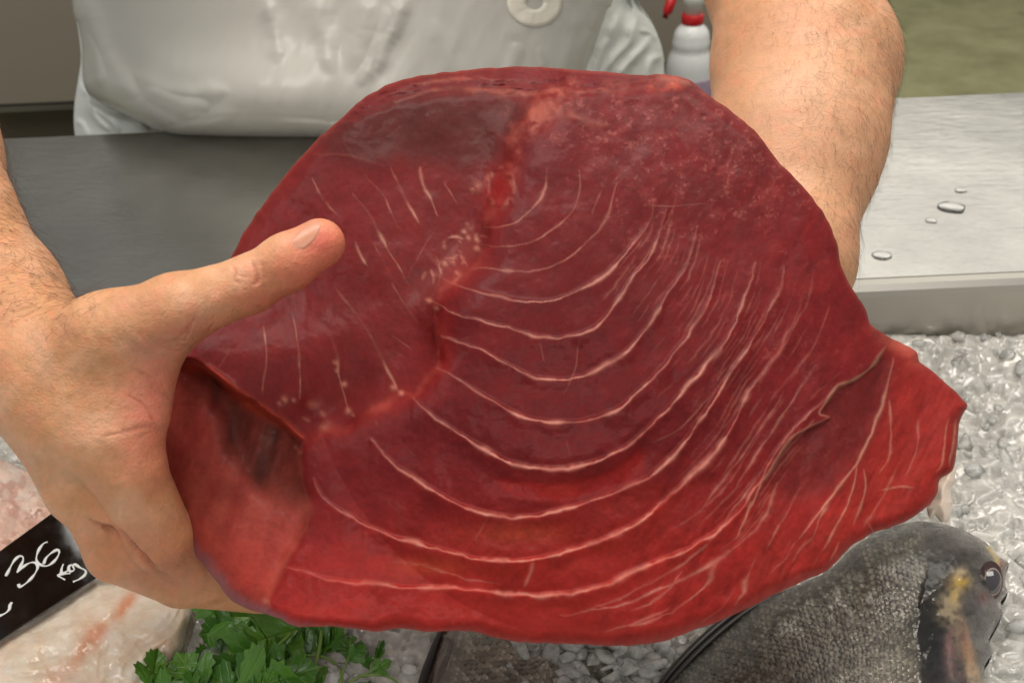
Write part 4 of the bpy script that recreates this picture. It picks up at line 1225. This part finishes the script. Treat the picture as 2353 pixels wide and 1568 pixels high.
# round printed ring on the apron: follows its surface
V = []; F = []; nr_, na_ = 5, 56
M_ring = mat('ring_print', S(226,222,208), .45)
def ap_y(x, y):
    i = np.clip(((x-as_.x0)/as_.step).astype(int), 0, ya.shape[1]-1); j = np.clip(((y-as_.y0)/as_.step).astype(int), 0, ya.shape[0]-1)
    return ya[j, i]
ri = np.linspace(0, 1, nr_)
for i in range(nr_):
    an = np.linspace(0, 2*np.pi, na_, endpoint=False)
    rx = 19 + (64-19)*ri[i]; ry = 17 + (56-17)*ri[i]
    x = 1229 + rx*np.cos(an); y = 6 + ry*np.sin(an)
    V.append(PY(x, y, ap_y(x, y) - .0012))
V = np.concatenate(V)
for i in range(nr_-1):
    for k in range(na_): F.append((i*na_+k, i*na_+(k+1) % na_, (i+1)*na_+(k+1) % na_, (i+1)*na_+k))
ro = mesh_obj('printed_ring', V, F, M_ring, apron)
ro.modifiers.new('thick', 'SOLIDIFY').thickness = .0006

# ================================================================== fish lying on the ice
M_fish = mat('fish_skin', (.1,.1,.1), .30, 0, .6)
b = BS(M_fish); L(M_fish, vcol(M_fish), b.inputs['Base Color'])
v = coords(M_fish)
L(M_fish, rangen(M_fish, noise_node(M_fish, v, 160, 3), .3, .7, .14, .36), b.inputs['Roughness'])
L(M_fish, bump(M_fish, noise_node(M_fish, v, 700, 3), .2, .0005), b.inputs['Normal'])
b.inputs['Coat Weight'].default_value = .15; b.inputs['Coat Roughness'].default_value = .12
b.inputs['Metallic'].default_value = .12
def scales(X, Y, ang, ls, lt, seed, wob=0):
    """overlapping scales: height ramp inside each scale, and a number per scale"""
    X = X + wob*fbm(X, Y, 90, 2, seed); Y = Y + wob*fbm(X, Y, 90, 2, seed+1)
    s_ = (X*math.cos(ang) + Y*math.sin(ang))/ls; t_ = (-X*math.sin(ang) + Y*math.cos(ang))/lt
    best = np.zeros(X.shape); cid = np.zeros(X.shape); done = np.zeros(X.shape, bool)
    i0 = np.floor(s_).astype(int)
    for di in (2, 1, 0, -1):               # scales nearer the head lie on top
        i = i0 + di
        tt_ = t_ - .5*(i % 2)
        for dj in (0, 1):
            j = np.floor(tt_) + dj
            du = i - s_; dv = tt_ - j
            rr_ = np.sqrt((du/1.28)**2 + (dv/.62)**2)
            hit_ = (rr_ < 1) & ~done
            best = np.where(hit_, .15 + .85*np.clip(.5+.5*du/1.28, 0, 1)*smst(1.0, .86, rr_), best)
            cid = np.where(hit_, _tab[i % 256, j.astype(int) % 256], cid); done |= hit_
    return np.clip(best, 0, 1), cid

fish = tag(empty('sea_bream', PZ(1950, 1450, .9)), 'whole dark grey sea bream with scales, yellow cheek mark and eye, head to the right', 'fish')
fo_ = catmull([(1440,1690),(1520,1575),(1600,1492),(1690,1418),(1760,1372),(1850,1335),(1905,1308),(1960,1256),(2030,1216),(2100,1197),(2150,1200),
  (2200,1212),(2260,1242),(2296,1278),(2318,1292),(2312,1312),(2310,1345),(2316,1360),(2300,1382),(2304,1405),(2288,1440),(2272,1470),(2280,1500),(2262,1530),(2255,1580),(2200,1680),(2000,1760),(1600,1760)], 6, True)
fs = Sheet(1430, 2330, 1185, 1770, 2.4)
X, Y = fs.X, fs.Y; Df = fs.dist(fo_)
hd = fs.mask([(2128,1190),(2122,1240),(2132,1300),(2118,1370),(2108,1440),(2112,1520),(2118,1600),(2120,1800),(2500,1800),(2500,1100),(2128,1100)], 7, wob=10)
hh = .042*np.sqrt(np.clip(1-(1-np.clip(Df/250, 0, 1))**2, 0, 1))
sc1, id1 = scales(X, Y, R(-12), 11.5, 13, 5, 16)
hh += .00095*sc1*(1-hd)*smst(0, 30, Df)
# gill cover: raised plate with an edge, then cheek
gill = fs.mask([(2160,1300),(2205,1330),(2190,1390),(2200,1450),(2215,1520),(2230,1600),(2400,1700),(2400,1200),(2180,1200)], 5)
hh += .0020*hd*(1-.3*gill) + .0014*gill
cut = fs.zero(); fs.line(cut, [(2120,1560),(2122,1480),(2114,1420),(2126,1350),(2136,1300)], 15, 1, .3, .2, True, 401)
hh -= .0006*cut
slot = fs.mask([(2180,1440),(2198,1420),(2215,1440),(2222,1500),(2214,1560),(2196,1570),(2178,1520)], 6); hh -= .0008*slot
so_e = np.exp(-(((X-2274)/30)**2 + ((Y-1332)/42)**2)); hh -= .0025*so_e
hh += .0012*fbm(X, Y, 60, 3, 402)*(.3+hd) + .0003*fbm(X, Y, 10, 3, 403)*hd
pec = fs.zero()
colf = np.zeros(X.shape+(3,)) + S(84,81,75)
along = -X*math.sin(R(-30)) + Y*math.cos(R(-30)); a0 = -1900*math.sin(R(-30)) + 1310*math.cos(R(-30))
bel = smst(20, 330, along - a0)
lerp3(colf, S(122,116,104), bel*.8); lerp3(colf, S(158,148,134), smst(190, 420, along-a0)*.8)
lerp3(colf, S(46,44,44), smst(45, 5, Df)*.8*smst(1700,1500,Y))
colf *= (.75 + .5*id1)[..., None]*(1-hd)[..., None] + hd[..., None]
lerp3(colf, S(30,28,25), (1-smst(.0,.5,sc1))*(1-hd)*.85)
lerp3(colf, S(196,188,168), smst(.62,.95,sc1)*(1-hd)*smst(.2,.8,id1)*(.35+.3*bel))
nf = fbm(X, Y, 50, 4, 404); nf2 = fbm(X, Y, 14, 4, 405)
hc = np.zeros_like(colf) + S(74,70,68)
lerp3(hc, S(104,100,98), np.exp(-(((X-2262)/50)**2+((Y-1430)/90)**2))*.9)
lerp3(hc, S(92,86,84), np.exp(-(((X-2215)/60)**2+((Y-1245)/28)**2))*.9)
lerp3(hc, S(30,28,28), np.exp(-(((X-2142)/40)**2+((Y-1460)/170)**2))*.97)
lerp3(hc, S(48,42,42), np.exp(-(((X-2195)/38)**2+((Y-1290)/34)**2))*.7)
hc *= (1+.6*nf2)[..., None]
def fblob(x, y, rx, ry, c, a, rot=0, e=2):
    u = (X-x)*math.cos(rot)+(Y-y)*math.sin(rot); w = -(X-x)*math.sin(rot)+(Y-y)*math.cos(rot)
    k = np.clip(a*np.exp(-((u/rx)**2+(w/ry)**2)**(e/2)) * (1+.9*nf2+.5*nf), 0, 1); lerp3(hc, S(*c), k)
st_ = fs.zero(); fs.line(st_, [(2206,1322),(2198,1345),(2188,1375),(2178,1402),(2196,1430),(2208,1470)], 17, 1, .35, .1, False, 410, .3)
fs.line(st_, [(2205,1465),(2222,1520),(2246,1600)], 15, .9, .3, .2, False, 411, .3)
lerp3(hc, S(200,180,146), np.clip(st_*1.2*(1+1.6*nf2), 0, 1)*.8)
fblob(2206,1338,22,16,(200,164,76),.85); fblob(2192,1365,11,20,(206,172,96),.6)
fblob(2222,1490,10,50,(214,150,120),.8,-.2); fblob(2240,1540,12,50,(210,168,120),.8,-.3)
lerp3(hc, S(112,86,82), np.clip(slot*(.7+1.5*nf2), 0, 1)*.8); fblob(2180,1495,10,50,(178,128,128),.6)
yb = fs.zero(); fs.line(yb, [(2266,1252),(2283,1268),(2292,1285),(2298,1308)], 8, 1, .2, .1, True, 412, .2)
lerp3(hc, S(222,196,104), yb*.95)
fblob(2300,1300,9,40,(120,48,48),.7,-.1); fblob(2258,1372,20,14,(104,46,48),.7,.6); fblob(2294,1350,14,40,(150,140,138),.55)
colf = colf*(1-hd)[..., None] + hc*hd[..., None]
lerp3(colf, S(26,24,24), cut*.75)
spk = np.exp(-(((X-1900)/170)**2+((Y-1400-.35*(1900-X))/42)**2)); lerp3(colf, S(226,224,214), np.clip(spk*1.2,0,1)*smst(.4,.85,sc1)*smst(.05,.4,nf2)*(1-hd)*.6)  # wet sparkle on the flank painted as pale speckles
colf *= .72
depthf = Z_ICE + .012 + hh + .012*smst(1500, 1250, Y)
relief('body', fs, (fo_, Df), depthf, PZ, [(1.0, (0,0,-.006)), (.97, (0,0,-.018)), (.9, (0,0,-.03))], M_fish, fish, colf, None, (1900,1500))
def fz_(x, y):
    i = int((x-fs.x0)/fs.step); j = int((y-fs.y0)/fs.step); return depthf[j, i]
# eye
ez = fz_(2274,1332); ec = PZ(2274,1332,ez); nrm_e = (np.array([0,0,1.0])*.8 - fwd*.6 + rt*.25); nrm_e /= np.linalg.norm(nrm_e)
e1 = np.cross(nrm_e, [0,1.0,0]); e1 /= np.linalg.norm(e1); e2 = np.cross(nrm_e, e1)
# axes that follow the tall oval the eye makes on the head
kx, ky = 25*.6/FPX, 40*.6/FPX
def eye_disc(name, m_, s0, s1, bulge, lift, par, dx=0, dy=0):
    V = []; F = []; n = 40
    for i, s_ in enumerate(np.linspace(s0, s1, 7)):
        for k in range(n):
            a = 2*math.pi*k/n
            cx, cy = math.cos(a)*s_, math.sin(a)*s_
            V.append(ec + (rt*cx*kx + up*cy*ky) + (rt*dx + up*dy) - fwd*(lift + bulge*(1-s_*s_)))
    for i in range(6):
        for k in range(n): F.append((i*n+k, i*n+(k+1) % n, (i+1)*n+(k+1) % n, (i+1)*n+k))
    return mesh_obj(name, V, F, m_, par)
M_eyerim = mat('eye_rim', S(62,46,46), .15); M_iris = mat('eye_iris', S(176,156,146), .12, .5); M_pupil = mat('eye_pupil', S(58,54,60), .06, 0, .8)
M_pupil.node_tree.nodes['Principled BSDF'].inputs['Coat Weight'].default_value = 1
eye = eye_disc('eye', M_eyerim, 0, 1.06, .0030, .0012, fish)
eye_disc('iris', M_iris, .62, .75, .0034, .0017, eye); eye_disc('pupil', M_pupil, 0, .66, .0034, .00175, eye)
# folded back fin: a long dark rim of spines
M_fin = mat('dark_fin', S(34,32,32), .35)
finp = catmull([(1470,1640),(1512,1580),(1560,1522),(1620,1462),(1690,1404),(1745,1370),(1800,1346)], 8)
def strip(pts, z, wd, name, par, m_=M_fin, h=.004):
    mb = MB(); ps = [PZ(x, y, z + h) for x, y in pts]; n = len(ps)
    rad = [wd*(.3+.7*math.sin(math.pi*min(1, max(.06, i/(n-1))))**.6) for i in range(n)]
    mb.tube(ps, rad, 8, .8); return mb.build(name, m_, par, smooth=True)
strip(finp, .903, .0026, 'dorsal_fin', fish)
strip([(x+9, y+10) for x, y in finp], .904, .0016, 'fin_spine', fish, h=.006)

# second fish, half under the ice
fish2 = tag(empty('sea_bream', PZ(1150, 1560, .9)), 'half buried sea bream below the tuna, scaly flank and dark edge showing through ice', 'fish')
f2o = catmull([(1020,1440),(1003,1470),(985,1520),(968,1575),(945,1680),(1000,1760),(1300,1760),(1480,1700),(1460,1560),(1440,1500),(1400,1440),(1200,1400)], 7, True)
f2 = Sheet(930, 1500, 1395, 1770, 2.6)
X, Y = f2.X, f2.Y; D2 = f2.dist(f2o)
sc2, id2 = scales(X, Y, R(200), 15, 15, 25, 14)
h2 = .026*np.sqrt(np.clip(1-(1-np.clip(D2/150, 0, 1))**2, 0, 1)) + .0009*sc2*smst(30, 70, X-1000+.25*(Y-1500)) - .012*smst(1200, 1480, X)
edge = smst(62, 30, X - 1003 + .30*(Y-1470))
strk = fbm((X+.3*Y)*1.0, Y*.12, 9, 3, 420)
c2 = np.zeros(X.shape+(3,)) + S(104,98,88)
c2 *= (.5+.9*id2)[..., None]; lerp3(c2, S(34,30,28), (1-smst(.05,.45,sc2))*.75); lerp3(c2, S(200,195,180), smst(.8,.97,sc2)*smst(.3,.8,id2)*.55)
ce = np.zeros_like(c2) + S(74,60,54); ce *= (1+.9*strk)[..., None]
c2 = c2*(1-edge)[..., None] + ce*edge[..., None]
h2 += .0010*strk*edge
relief('body', f2, (f2o, D2), Z_ICE + .006 + h2, PZ, [(1.0, (0,0,-.006)), (.96, (0,0,-.02))], M_fish, fish2, c2, None, (1200,1580))
strip(catmull([(1022,1436),(1005,1468),(988,1515),(970,1570),(948,1660)], 8), .897, .0028, 'tail_edge', fish2)
# ice lying over the second fish
r = np.random.default_rng(44); V = []; F = []; n = 0
for k in range(150):
    x = r.uniform(1130, 1640); y = r.uniform(1462, 1600)
    if r.random() > smst(1120, 1330, x + .9*(y-1500)): continue
    if x > 1560 + (1560-y)*1.0 - 30: continue
    sz = r.uniform(.005, .0125)

    pv, pf = protos[r.integers(len(protos))]
    zz = .897 + .014*(1 if x < 1430 else .2) + r.uniform(0, .005)
    V.append((pv @ rotm(r).T) * np.array([1, 1, .5]) * sz + PZ(x, y, zz)); F.append(pf+n); n += len(pv)
tag(mesh_obj('ice_over_fish', np.concatenate(V), np.concatenate(F), M_ice, smooth=False), 'loose ice heaped over the half buried second fish', 'ice', kind='stuff')

# ================================================================== fillets
M_fil = mat('white_fillet', (.7,.6,.5), .22, 0, .5)
b = BS(M_fil); L(M_fil, vcol(M_fil), b.inputs['Base Color'])
b.inputs['Subsurface Weight'].default_value = .5; b.inputs['Subsurface Radius'].default_value = (.007,.004,.0025); b.inputs['Subsurface Scale'].default_value = 1.0
v = coords(M_fil)
L(M_fil, rangen(M_fil, noise_node(M_fil, v, 90, 3), .35, .65, .10, .30), b.inputs['Roughness'])
L(M_fil, bump(M_fil, noise_node(M_fil, v, 160, 4, .6), .5, .002), b.inputs['Normal'])
b.inputs['Coat Weight'].default_value = .6; b.inputs['Coat Roughness'].default_value = .06
fil = tag(empty('white_fish_fillet', PZ(150, 1500, .9)), 'glossy white fish fillet with an orange stripe in front of the black price sign', 'fish fillet')
flo = catmull([(-120,1545),(-20,1478),(60,1432),(130,1388),(190,1350),(222,1330),(262,1338),(300,1336),(350,1344),(400,1352),(430,1362),(443,1378),(440,1410),(428,1450),(418,1490),(396,1522),(365,1566),(330,1620),(280,1690),(-120,1690)], 6, True)
fl_ = Sheet(-130, 455, 1320, 1700, 2.6); X, Y = fl_.X, fl_.Y; Dl = fl_.dist(flo)
hl = .020*np.sqrt(np.clip(1-(1-np.clip(Dl/70, 0, 1))**2, 0, 1)) + .004*fbm(X, Y, 110, 3, 430)
gr = fl_.zero(); orl = fl_.zero(); wl_ = fl_.zero()
fl_.line(orl, [(325,1338),(300,1362),(275,1400),(240,1440),(205,1480),(180,1510),(150,1540),(110,1580),(60,1640)], 20, 1, .3, .35, False, 431, .4)
for k, (p, w, a) in enumerate([([(395,1360),(398,1400),(380,1430),(350,1450)],7,.8),([(425,1380),(400,1430),(365,1462),(330,1480),(300,1520),(280,1560)],9,1),([(350,1450),(310,1490),(262,1530),(240,1568)],8,.8),
    ([(250,1470),(230,1510),(225,1560)],7,.5),([(60,1450),(130,1440),(200,1425)],8,.5),([(0,1530),(80,1520),(140,1500)],9,.5),([(385,1470),(350,1500),(335,1540),(310,1580)],7,.7),([(130,1540),(80,1550),(20,1545)],8,.5),([(345,1385),(330,1400),(300,1410)],6,.5)]):
    fl_.line(gr, p, w, a, .3, .3, True, 440+k, .4)
hl += -.0016*gr + .0015*np.roll(fl_.blur(gr, 14), 4, 1) - .0012*orl + .0010*fbm(X, Y, 24, 3, 455)
cl = np.zeros(X.shape+(3,)) + S(222,204,182)
nl = fbm(X, Y, 60, 4, 456)
lerp3(cl, S(232,224,212), np.clip(nl*2, 0, 1)*.7); lerp3(cl, S(210,180,156), np.clip(-nl*2, 0, 1)*.6)
lerp3(cl, S(206,128,82), np.clip(orl*.8*(1+.8*fbm(X, Y, 26, 3, 457)), 0, 1)*.85); lerp3(cl, S(200,178,150), gr*.4)
lerp3(cl, S(206,202,176), smst(24, 4, Dl)*smst(380, 430, X)*.6)
relief('flesh', fl_, (flo, Dl), .893 + hl, PZ, [(1.0, (0,0,-.008)), (.97, (0,0,-.016))], M_fil, fil, cl, None, (150,1520))
fil2 = tag(empty('pink_fish_fillet', PZ(20, 1140, .9)), 'pinkish wet fish fillet behind the black price sign at the left edge', 'fish fillet')
f2o = catmull([(-160,1010),(-60,1030),(0,1052),(50,1075),(100,1108),(150,1150),(180,1190),(150,1230),(60,1270),(-20,1320),(-160,1360)], 6, True)
g2 = Sheet(-170, 190, 1000, 1370, 3); X, Y = g2.X, g2.Y; Dg = g2.dist(f2o)
hg = .020*np.sqrt(np.clip(1-(1-np.clip(Dg/60, 0, 1))**2, 0, 1)) + .003*fbm(X, Y, 40, 4, 460)*2
cg = np.zeros(X.shape+(3,)) + S(214,178,160); lerp3(cg, S(226,206,192), smst(-.1,.4,fbm(X, Y, 40, 4, 461))*.8); lerp3(cg, S(184,128,112), smst(.1,.45,fbm(X, Y, 22, 4, 462))*.6)
relief('flesh', g2, (f2o, Dg), .897 + hg, PZ, [(1.0, (0,0,-.01)), (.97, (0,0,-.02))], M_fil, fil2, cg, None, (0,1180))

# ================================================================== black price sign with chalk writing
M_slate = mat('black_board', S(6,6,7), .08, 0, .5)
v = coords(M_slate)
L(M_slate, rangen(M_slate, noise_node(M_slate, v, 70, 4), .4, .7, .05, .16), BS(M_slate).inputs['Roughness'])
M_chalk = mat('white_marker', S(222,226,224), .6)
b0, b1_ = PZ(-120, 1546, .914), PZ(215, 1330, .914)
t0_ = PZ(-120, 1350, .934)
dirb = (b1_-b0)/np.linalg.norm(b1_-b0)
upb = (t0_-b0) - dirb*((t0_-b0) @ dirb)
hgt = np.linalg.norm(upb); upb /= hgt; nb_ = np.cross(dirb, upb)
if nb_ @ fwd > 0: nb_ = -nb_
def on_sign(x, y, lift=0):
    r_ = rays(np.asarray(x, float), np.asarray(y, float)); t = ((b0-CAM) @ nb_)/(r_ @ nb_)
    return CAM + r_*t[..., None] + nb_*lift
sign = tag(empty('price_sign', b0), 'glossy black price board handwritten with 36 Kg in white', 'price sign')
c4_ = [on_sign(-120, 1546), on_sign(255, 1303), on_sign(195, 1122), on_sign(-120, 1351)]
vv = [c - nb_*.0 for c in c4_] + [c - nb_*.0022 for c in c4_]
bo = MB().add(vv, [(0,1,2,3),(7,6,5,4),(0,4,5,1),(1,5,6,2),(2,6,7,3),(3,7,4,0)]).build('board', M_slate, sign, bevel=.0005)
def z3(x, y): return (x/2240*426.7, 1152.1 + y/1568*298.7)   # from the enlarged view
strokes = [[(70,895),(100,840),(135,770),(180,700),(235,655),(275,665),(278,710),(245,780),(208,850),(260,800),(330,750),(390,730),(440,745),(455,790),(430,850),(380,920),(310,985),(240,1025),(225,990)],
 [(575,485),(530,500),(480,560),(445,640),(440,700),(465,745),(520,770),(575,770),(640,730),(690,670),(715,605),(690,580),(630,610),(570,660),(540,710),(530,750)],
 [(765,750),(745,800),(740,850),(735,880)],[(840,800),(790,850),(700,885),(690,890)],[(700,890),(750,920),(785,940)],[(740,880),(780,870),(850,860)],
 [(870,760),(835,775),(830,820),(860,840),(895,815),(880,775),(905,755),(960,790),(1030,830),(1025,880),(960,930),(880,965)],
 [(145,1210),(120,1250),(115,1290),(80,1330),(30,1360),(-40,1385)]]
wr_ = MB()
for s_ in strokes:
    c = catmull([z3(*q) for q in s_], 2.0)
    pts = on_sign(c[:,0], c[:,1], .0003)
    w_ = [px_r(2.8*(1+.4*math.sin(i*.37+len(s_))), .56) for i in range(len(pts))]
    wr_.tube(pts, w_, 6, .25, nb_)
wr_.build('chalk_writing', M_chalk, sign, smooth=True)

# ================================================================== parsley
M_leaf = mat('parsley_leaf', S(66,112,30), .30, 0, .5)
b = BS(M_leaf); v = coords(M_leaf)
oi = N(M_leaf, 'ShaderNodeObjectInfo')
rm = ramp(M_leaf, oi.outputs['Random'], [(0, S(54,98,28)), (.5, S(82,132,40)), (1, S(110,158,52))])
L(M_leaf, mixc(M_leaf, noise_node(M_leaf, v, 4, 4), rm, S(58,104,30)), b.inputs['Base Color'])
b.inputs['Subsurface Weight'].default_value = .15; b.inputs['Subsurface Radius'].default_value = (.001,.002,.0005)
def mth(op, a, b_=None):
    n = N(M_leaf, 'ShaderNodeMath'); n.operation = op
    for k_, q_ in enumerate((a, b_)):
        if q_ is None: continue
        if isinstance(q_, (int, float)): n.inputs[k_].default_value = q_
        else: L(M_leaf, q_, n.inputs[k_])
    return n.outputs[0]
sx_ = N(M_leaf, 'ShaderNodeSeparateXYZ'); L(M_leaf, v, sx_.inputs[0])
axx = mth('ABSOLUTE', sx_.outputs[0])
lat = mth('ABSOLUTE', mth('SUBTRACT', mth('FRACT', mth('MULTIPLY', mth('SUBTRACT', sx_.outputs[1], mth('MULTIPLY', axx, .75)), 7.0)), .5))
vein = mth('MAXIMUM', rangen(M_leaf, lat, 0, .10, .75, 0), rangen(M_leaf, axx, 0, .025, 1, 0))
basec = b.inputs['Base Color'].links[0].from_socket
L(M_leaf, mixc(M_leaf, mth('MULTIPLY', vein, .45), basec, S(134,170,84)), b.inputs['Base Color'])
L(M_leaf, bump(M_leaf, mth('SUBTRACT', noise_node(M_leaf, v, 9, 3), vein), .5, .0012), b.inputs['Normal'])
M_stem = mat('parsley_stem', S(112,142,62), .4)
def lobe_outline(r):
    """one flat-leaf parsley leaf: three toothed lobes on a wedge base"""
    half = [(0,0),(.07,.10),(.18,.20),(.34,.26),(.40,.34),(.52,.36),(.50,.44),(.60,.50),(.52,.54),(.50,.62),(.40,.60),(.30,.56),(.24,.52),(.25,.62),(.33,.68),(.29,.74),(.32,.82),(.22,.82),(.19,.90),(.10,.90),(0,1.0)]
    h = np.array(half); 
    return h * np.array([1, 1])
def leaf_mesh(seed):
    r = np.random.default_rng(seed)
    h = lobe_outline(r); n = len(h)
    lft = h*np.array([-1,1]) + r.normal(size=h.shape)*.012; rgt = h + r.normal(size=h.shape)*.012
    lft[0] = rgt[0] = (0,0); lft[-1] = rgt[-1] = (0,1)
    V = []; F = []
    cu, tw, fo1 = r.uniform(-.3,.65), r.uniform(-.5,.5), r.uniform(.15,.7)
    def lift(x, y):
        return fo1*abs(x)*.8 - cu*y*y*.6 + tw*x*y + .05*math.sin(9*x+seed)*abs(x)*2 + .04*math.sin(11*y+seed*2)
    K = 4
    for i in range(n):
        yc_ = h[i,1]*.92 + .04
        for side in (lft, rgt):
            for k in range(K):
                t = k/(K-1)
                x = side[i,0]*t; y = (yc_*.85 if 0 < i < n-1 else side[i,1])*(1-t) + side[i,1]*t
                zz = lift(x, y) - (.012 if k == 0 else 0) + .012*math.sin(t*9+i*1.7)*t
                V.append((x, y-.0, zz))
    for i in range(n-1):
        for s_ in (0,1):
            for k in range(K-1):
                a = i*2*K + s_*K + k; q = (a, a+1, a+2*K+1, a+2*K)
                F.append(q if s_ == 1 else q[::-1])
    me = bpy.data.meshes.new('leaf'); me.from_pydata(V, [], F); me.update()
    me.polygons.foreach_set('use_smooth', np.ones(len(me.polygons), bool)); me.materials.append(M_leaf)
    return me
leaves = [leaf_mesh(s_) for s_ in range(7)]
def put_leaf(root, x0, y0, x1, y1, z, dz=.0, wide=1.0, tilt=0, k=0):
    """a leaf from its base to its tip, given where they lie in the photograph"""
    A = PZ(x0, y0, z); B = PZ(x1, y1, z+dz)
    d = B-A; Ln = np.linalg.norm(d); yv = d/Ln
    nv = np.array([0,-.75,1.0]) + np.array([math.sin(tilt), 0, 0])*.9; nv -= yv*(nv @ yv); nv /= np.linalg.norm(nv)
    xv = np.cross(yv, nv)
    o = bpy.data.objects.new('leaf', leaves[k % len(leaves)]); COL.objects.link(o)
    mw = Matrix.Identity(4)
    for i in range(3):
        mw[i][0], mw[i][1], mw[i][2], mw[i][3] = xv[i]*Ln*wide, yv[i]*Ln, nv[i]*Ln, A[i]
    o.parent = root; o.matrix_parent_inverse = Matrix.Translation(-root.location); o.matrix_basis = mw
    return o
def stem(root, pts, rad, z):
    c = catmull(pts, 8); zz = np.interp(np.arange(len(c)), [0, len(c)-1], z) if hasattr(z, '__len__') else z
    ps = PZ(c[:,0], c[:,1], zz)
    MB().tube(ps, [rad*(1-.25*i/len(ps)) for i in range(len(ps))], 8).build('stem', M_stem, root, smooth=True)
big = tag(empty('parsley_bunch', PZ(560, 1480, .9)), 'dense bunch of flat-leaf parsley beside the white fillet', 'parsley')
kk = 0
for (x0,y0,x1,y1,z,dz,w,t) in [(690,1415,450,1415,.905,.004,1.0,.1),(690,1440,520,1500,.908,-.002,.9,-.2),(620,1395,445,1370,.900,.004,.9,.3),(780,1400,600,1470,.906,.0,1.0,.3),
  (700,1430,590,1535,.902,-.002,.8,-.4),(640,1500,470,1568,.900,.0,.9,.2),(770,1450,600,1500,.897,.002,.9,.0),(560,1440,452,1455,.899,.002,1.0,-.2),
  (560,1585,740,1530,.907,.002,.8,.2),(520,1590,700,1560,.903,.004,.9,-.3),(600,1620,460,1545,.905,.004,.9,.3),(470,1600,410,1500,.903,.006,.9,.1),(455,1610,415,1545,.906,.004,1.0,-.3),
  (400,1590,430,1495,.900,.004,.9,.2),(395,1600,335,1545,.903,.004,1.1,.2),(380,1640,318,1570,.903,.0,1.1,.0),(345,1600,362,1488,.905,.008,.7,.5),(660,1470,560,1560,.896,.0,1.0,.1),
  (720,1500,600,1560,.894,.002,1.0,.3),(520,1520,440,1500,.897,.002,1.0,-.4),(740,1600,690,1530,.898,.003,.9,.2),(600,1440,500,1480,.894,.002,1.1,.2),(500,1560,420,1600,.899,.0,1.0,0.),(650,1580,560,1620,.897,.0,1.2,.1)]:
    put_leaf(big, x0, y0, x1, y1, z, dz, w, t, kk); kk += 1
stem(big, [(668,1452),(640,1480),(600,1515),(560,1560),(520,1620)], .0011, (.908,.903))
stem(big, [(740,1380),(738,1440),(735,1480),(722,1530),(702,1580),(690,1640)], .0013, (.902,.899))
sprig = tag(empty('parsley_sprig', PZ(830, 1530, .9)), 'thin parsley sprig with small leaves right of the bunch', 'parsley')
stem(sprig, [(640,1520),(690,1505),(745,1508),(775,1530),(790,1570),(800,1620)], .0008, (.899,.899))
stem(sprig, [(770,1620),(778,1568),(788,1540),(800,1510),(806,1470)], .0007, (.897,.903))
stem(sprig, [(770,1590),(820,1555),(850,1540),(862,1500),(872,1470)], .0007, (.897,.903))
stem(sprig, [(830,1552),(870,1548),(905,1560),(930,1590)], .0008, (.898,.898))
for (x0,y0,x1,y1,z,dz,w,t) in [(795,1515,800,1450,.901,.003,.95,.1),(798,1520,842,1482,.902,.002,.8,.3),(795,1490,735,1440,.897,.003,.9,.1),(860,1530,885,1460,.902,.006,.28,.2),(850,1542,838,1490,.900,.003,.5,-.3),(852,1545,900,1515,.900,.003,.7,.2),(850,1560,835,1610,.898,.0,.8,.2),(790,1450,770,1405,.897,.0,1.0,.1)]:
    put_leaf(sprig, x0, y0, x1, y1, z, dz, w, t, kk); kk += 1
print('done')
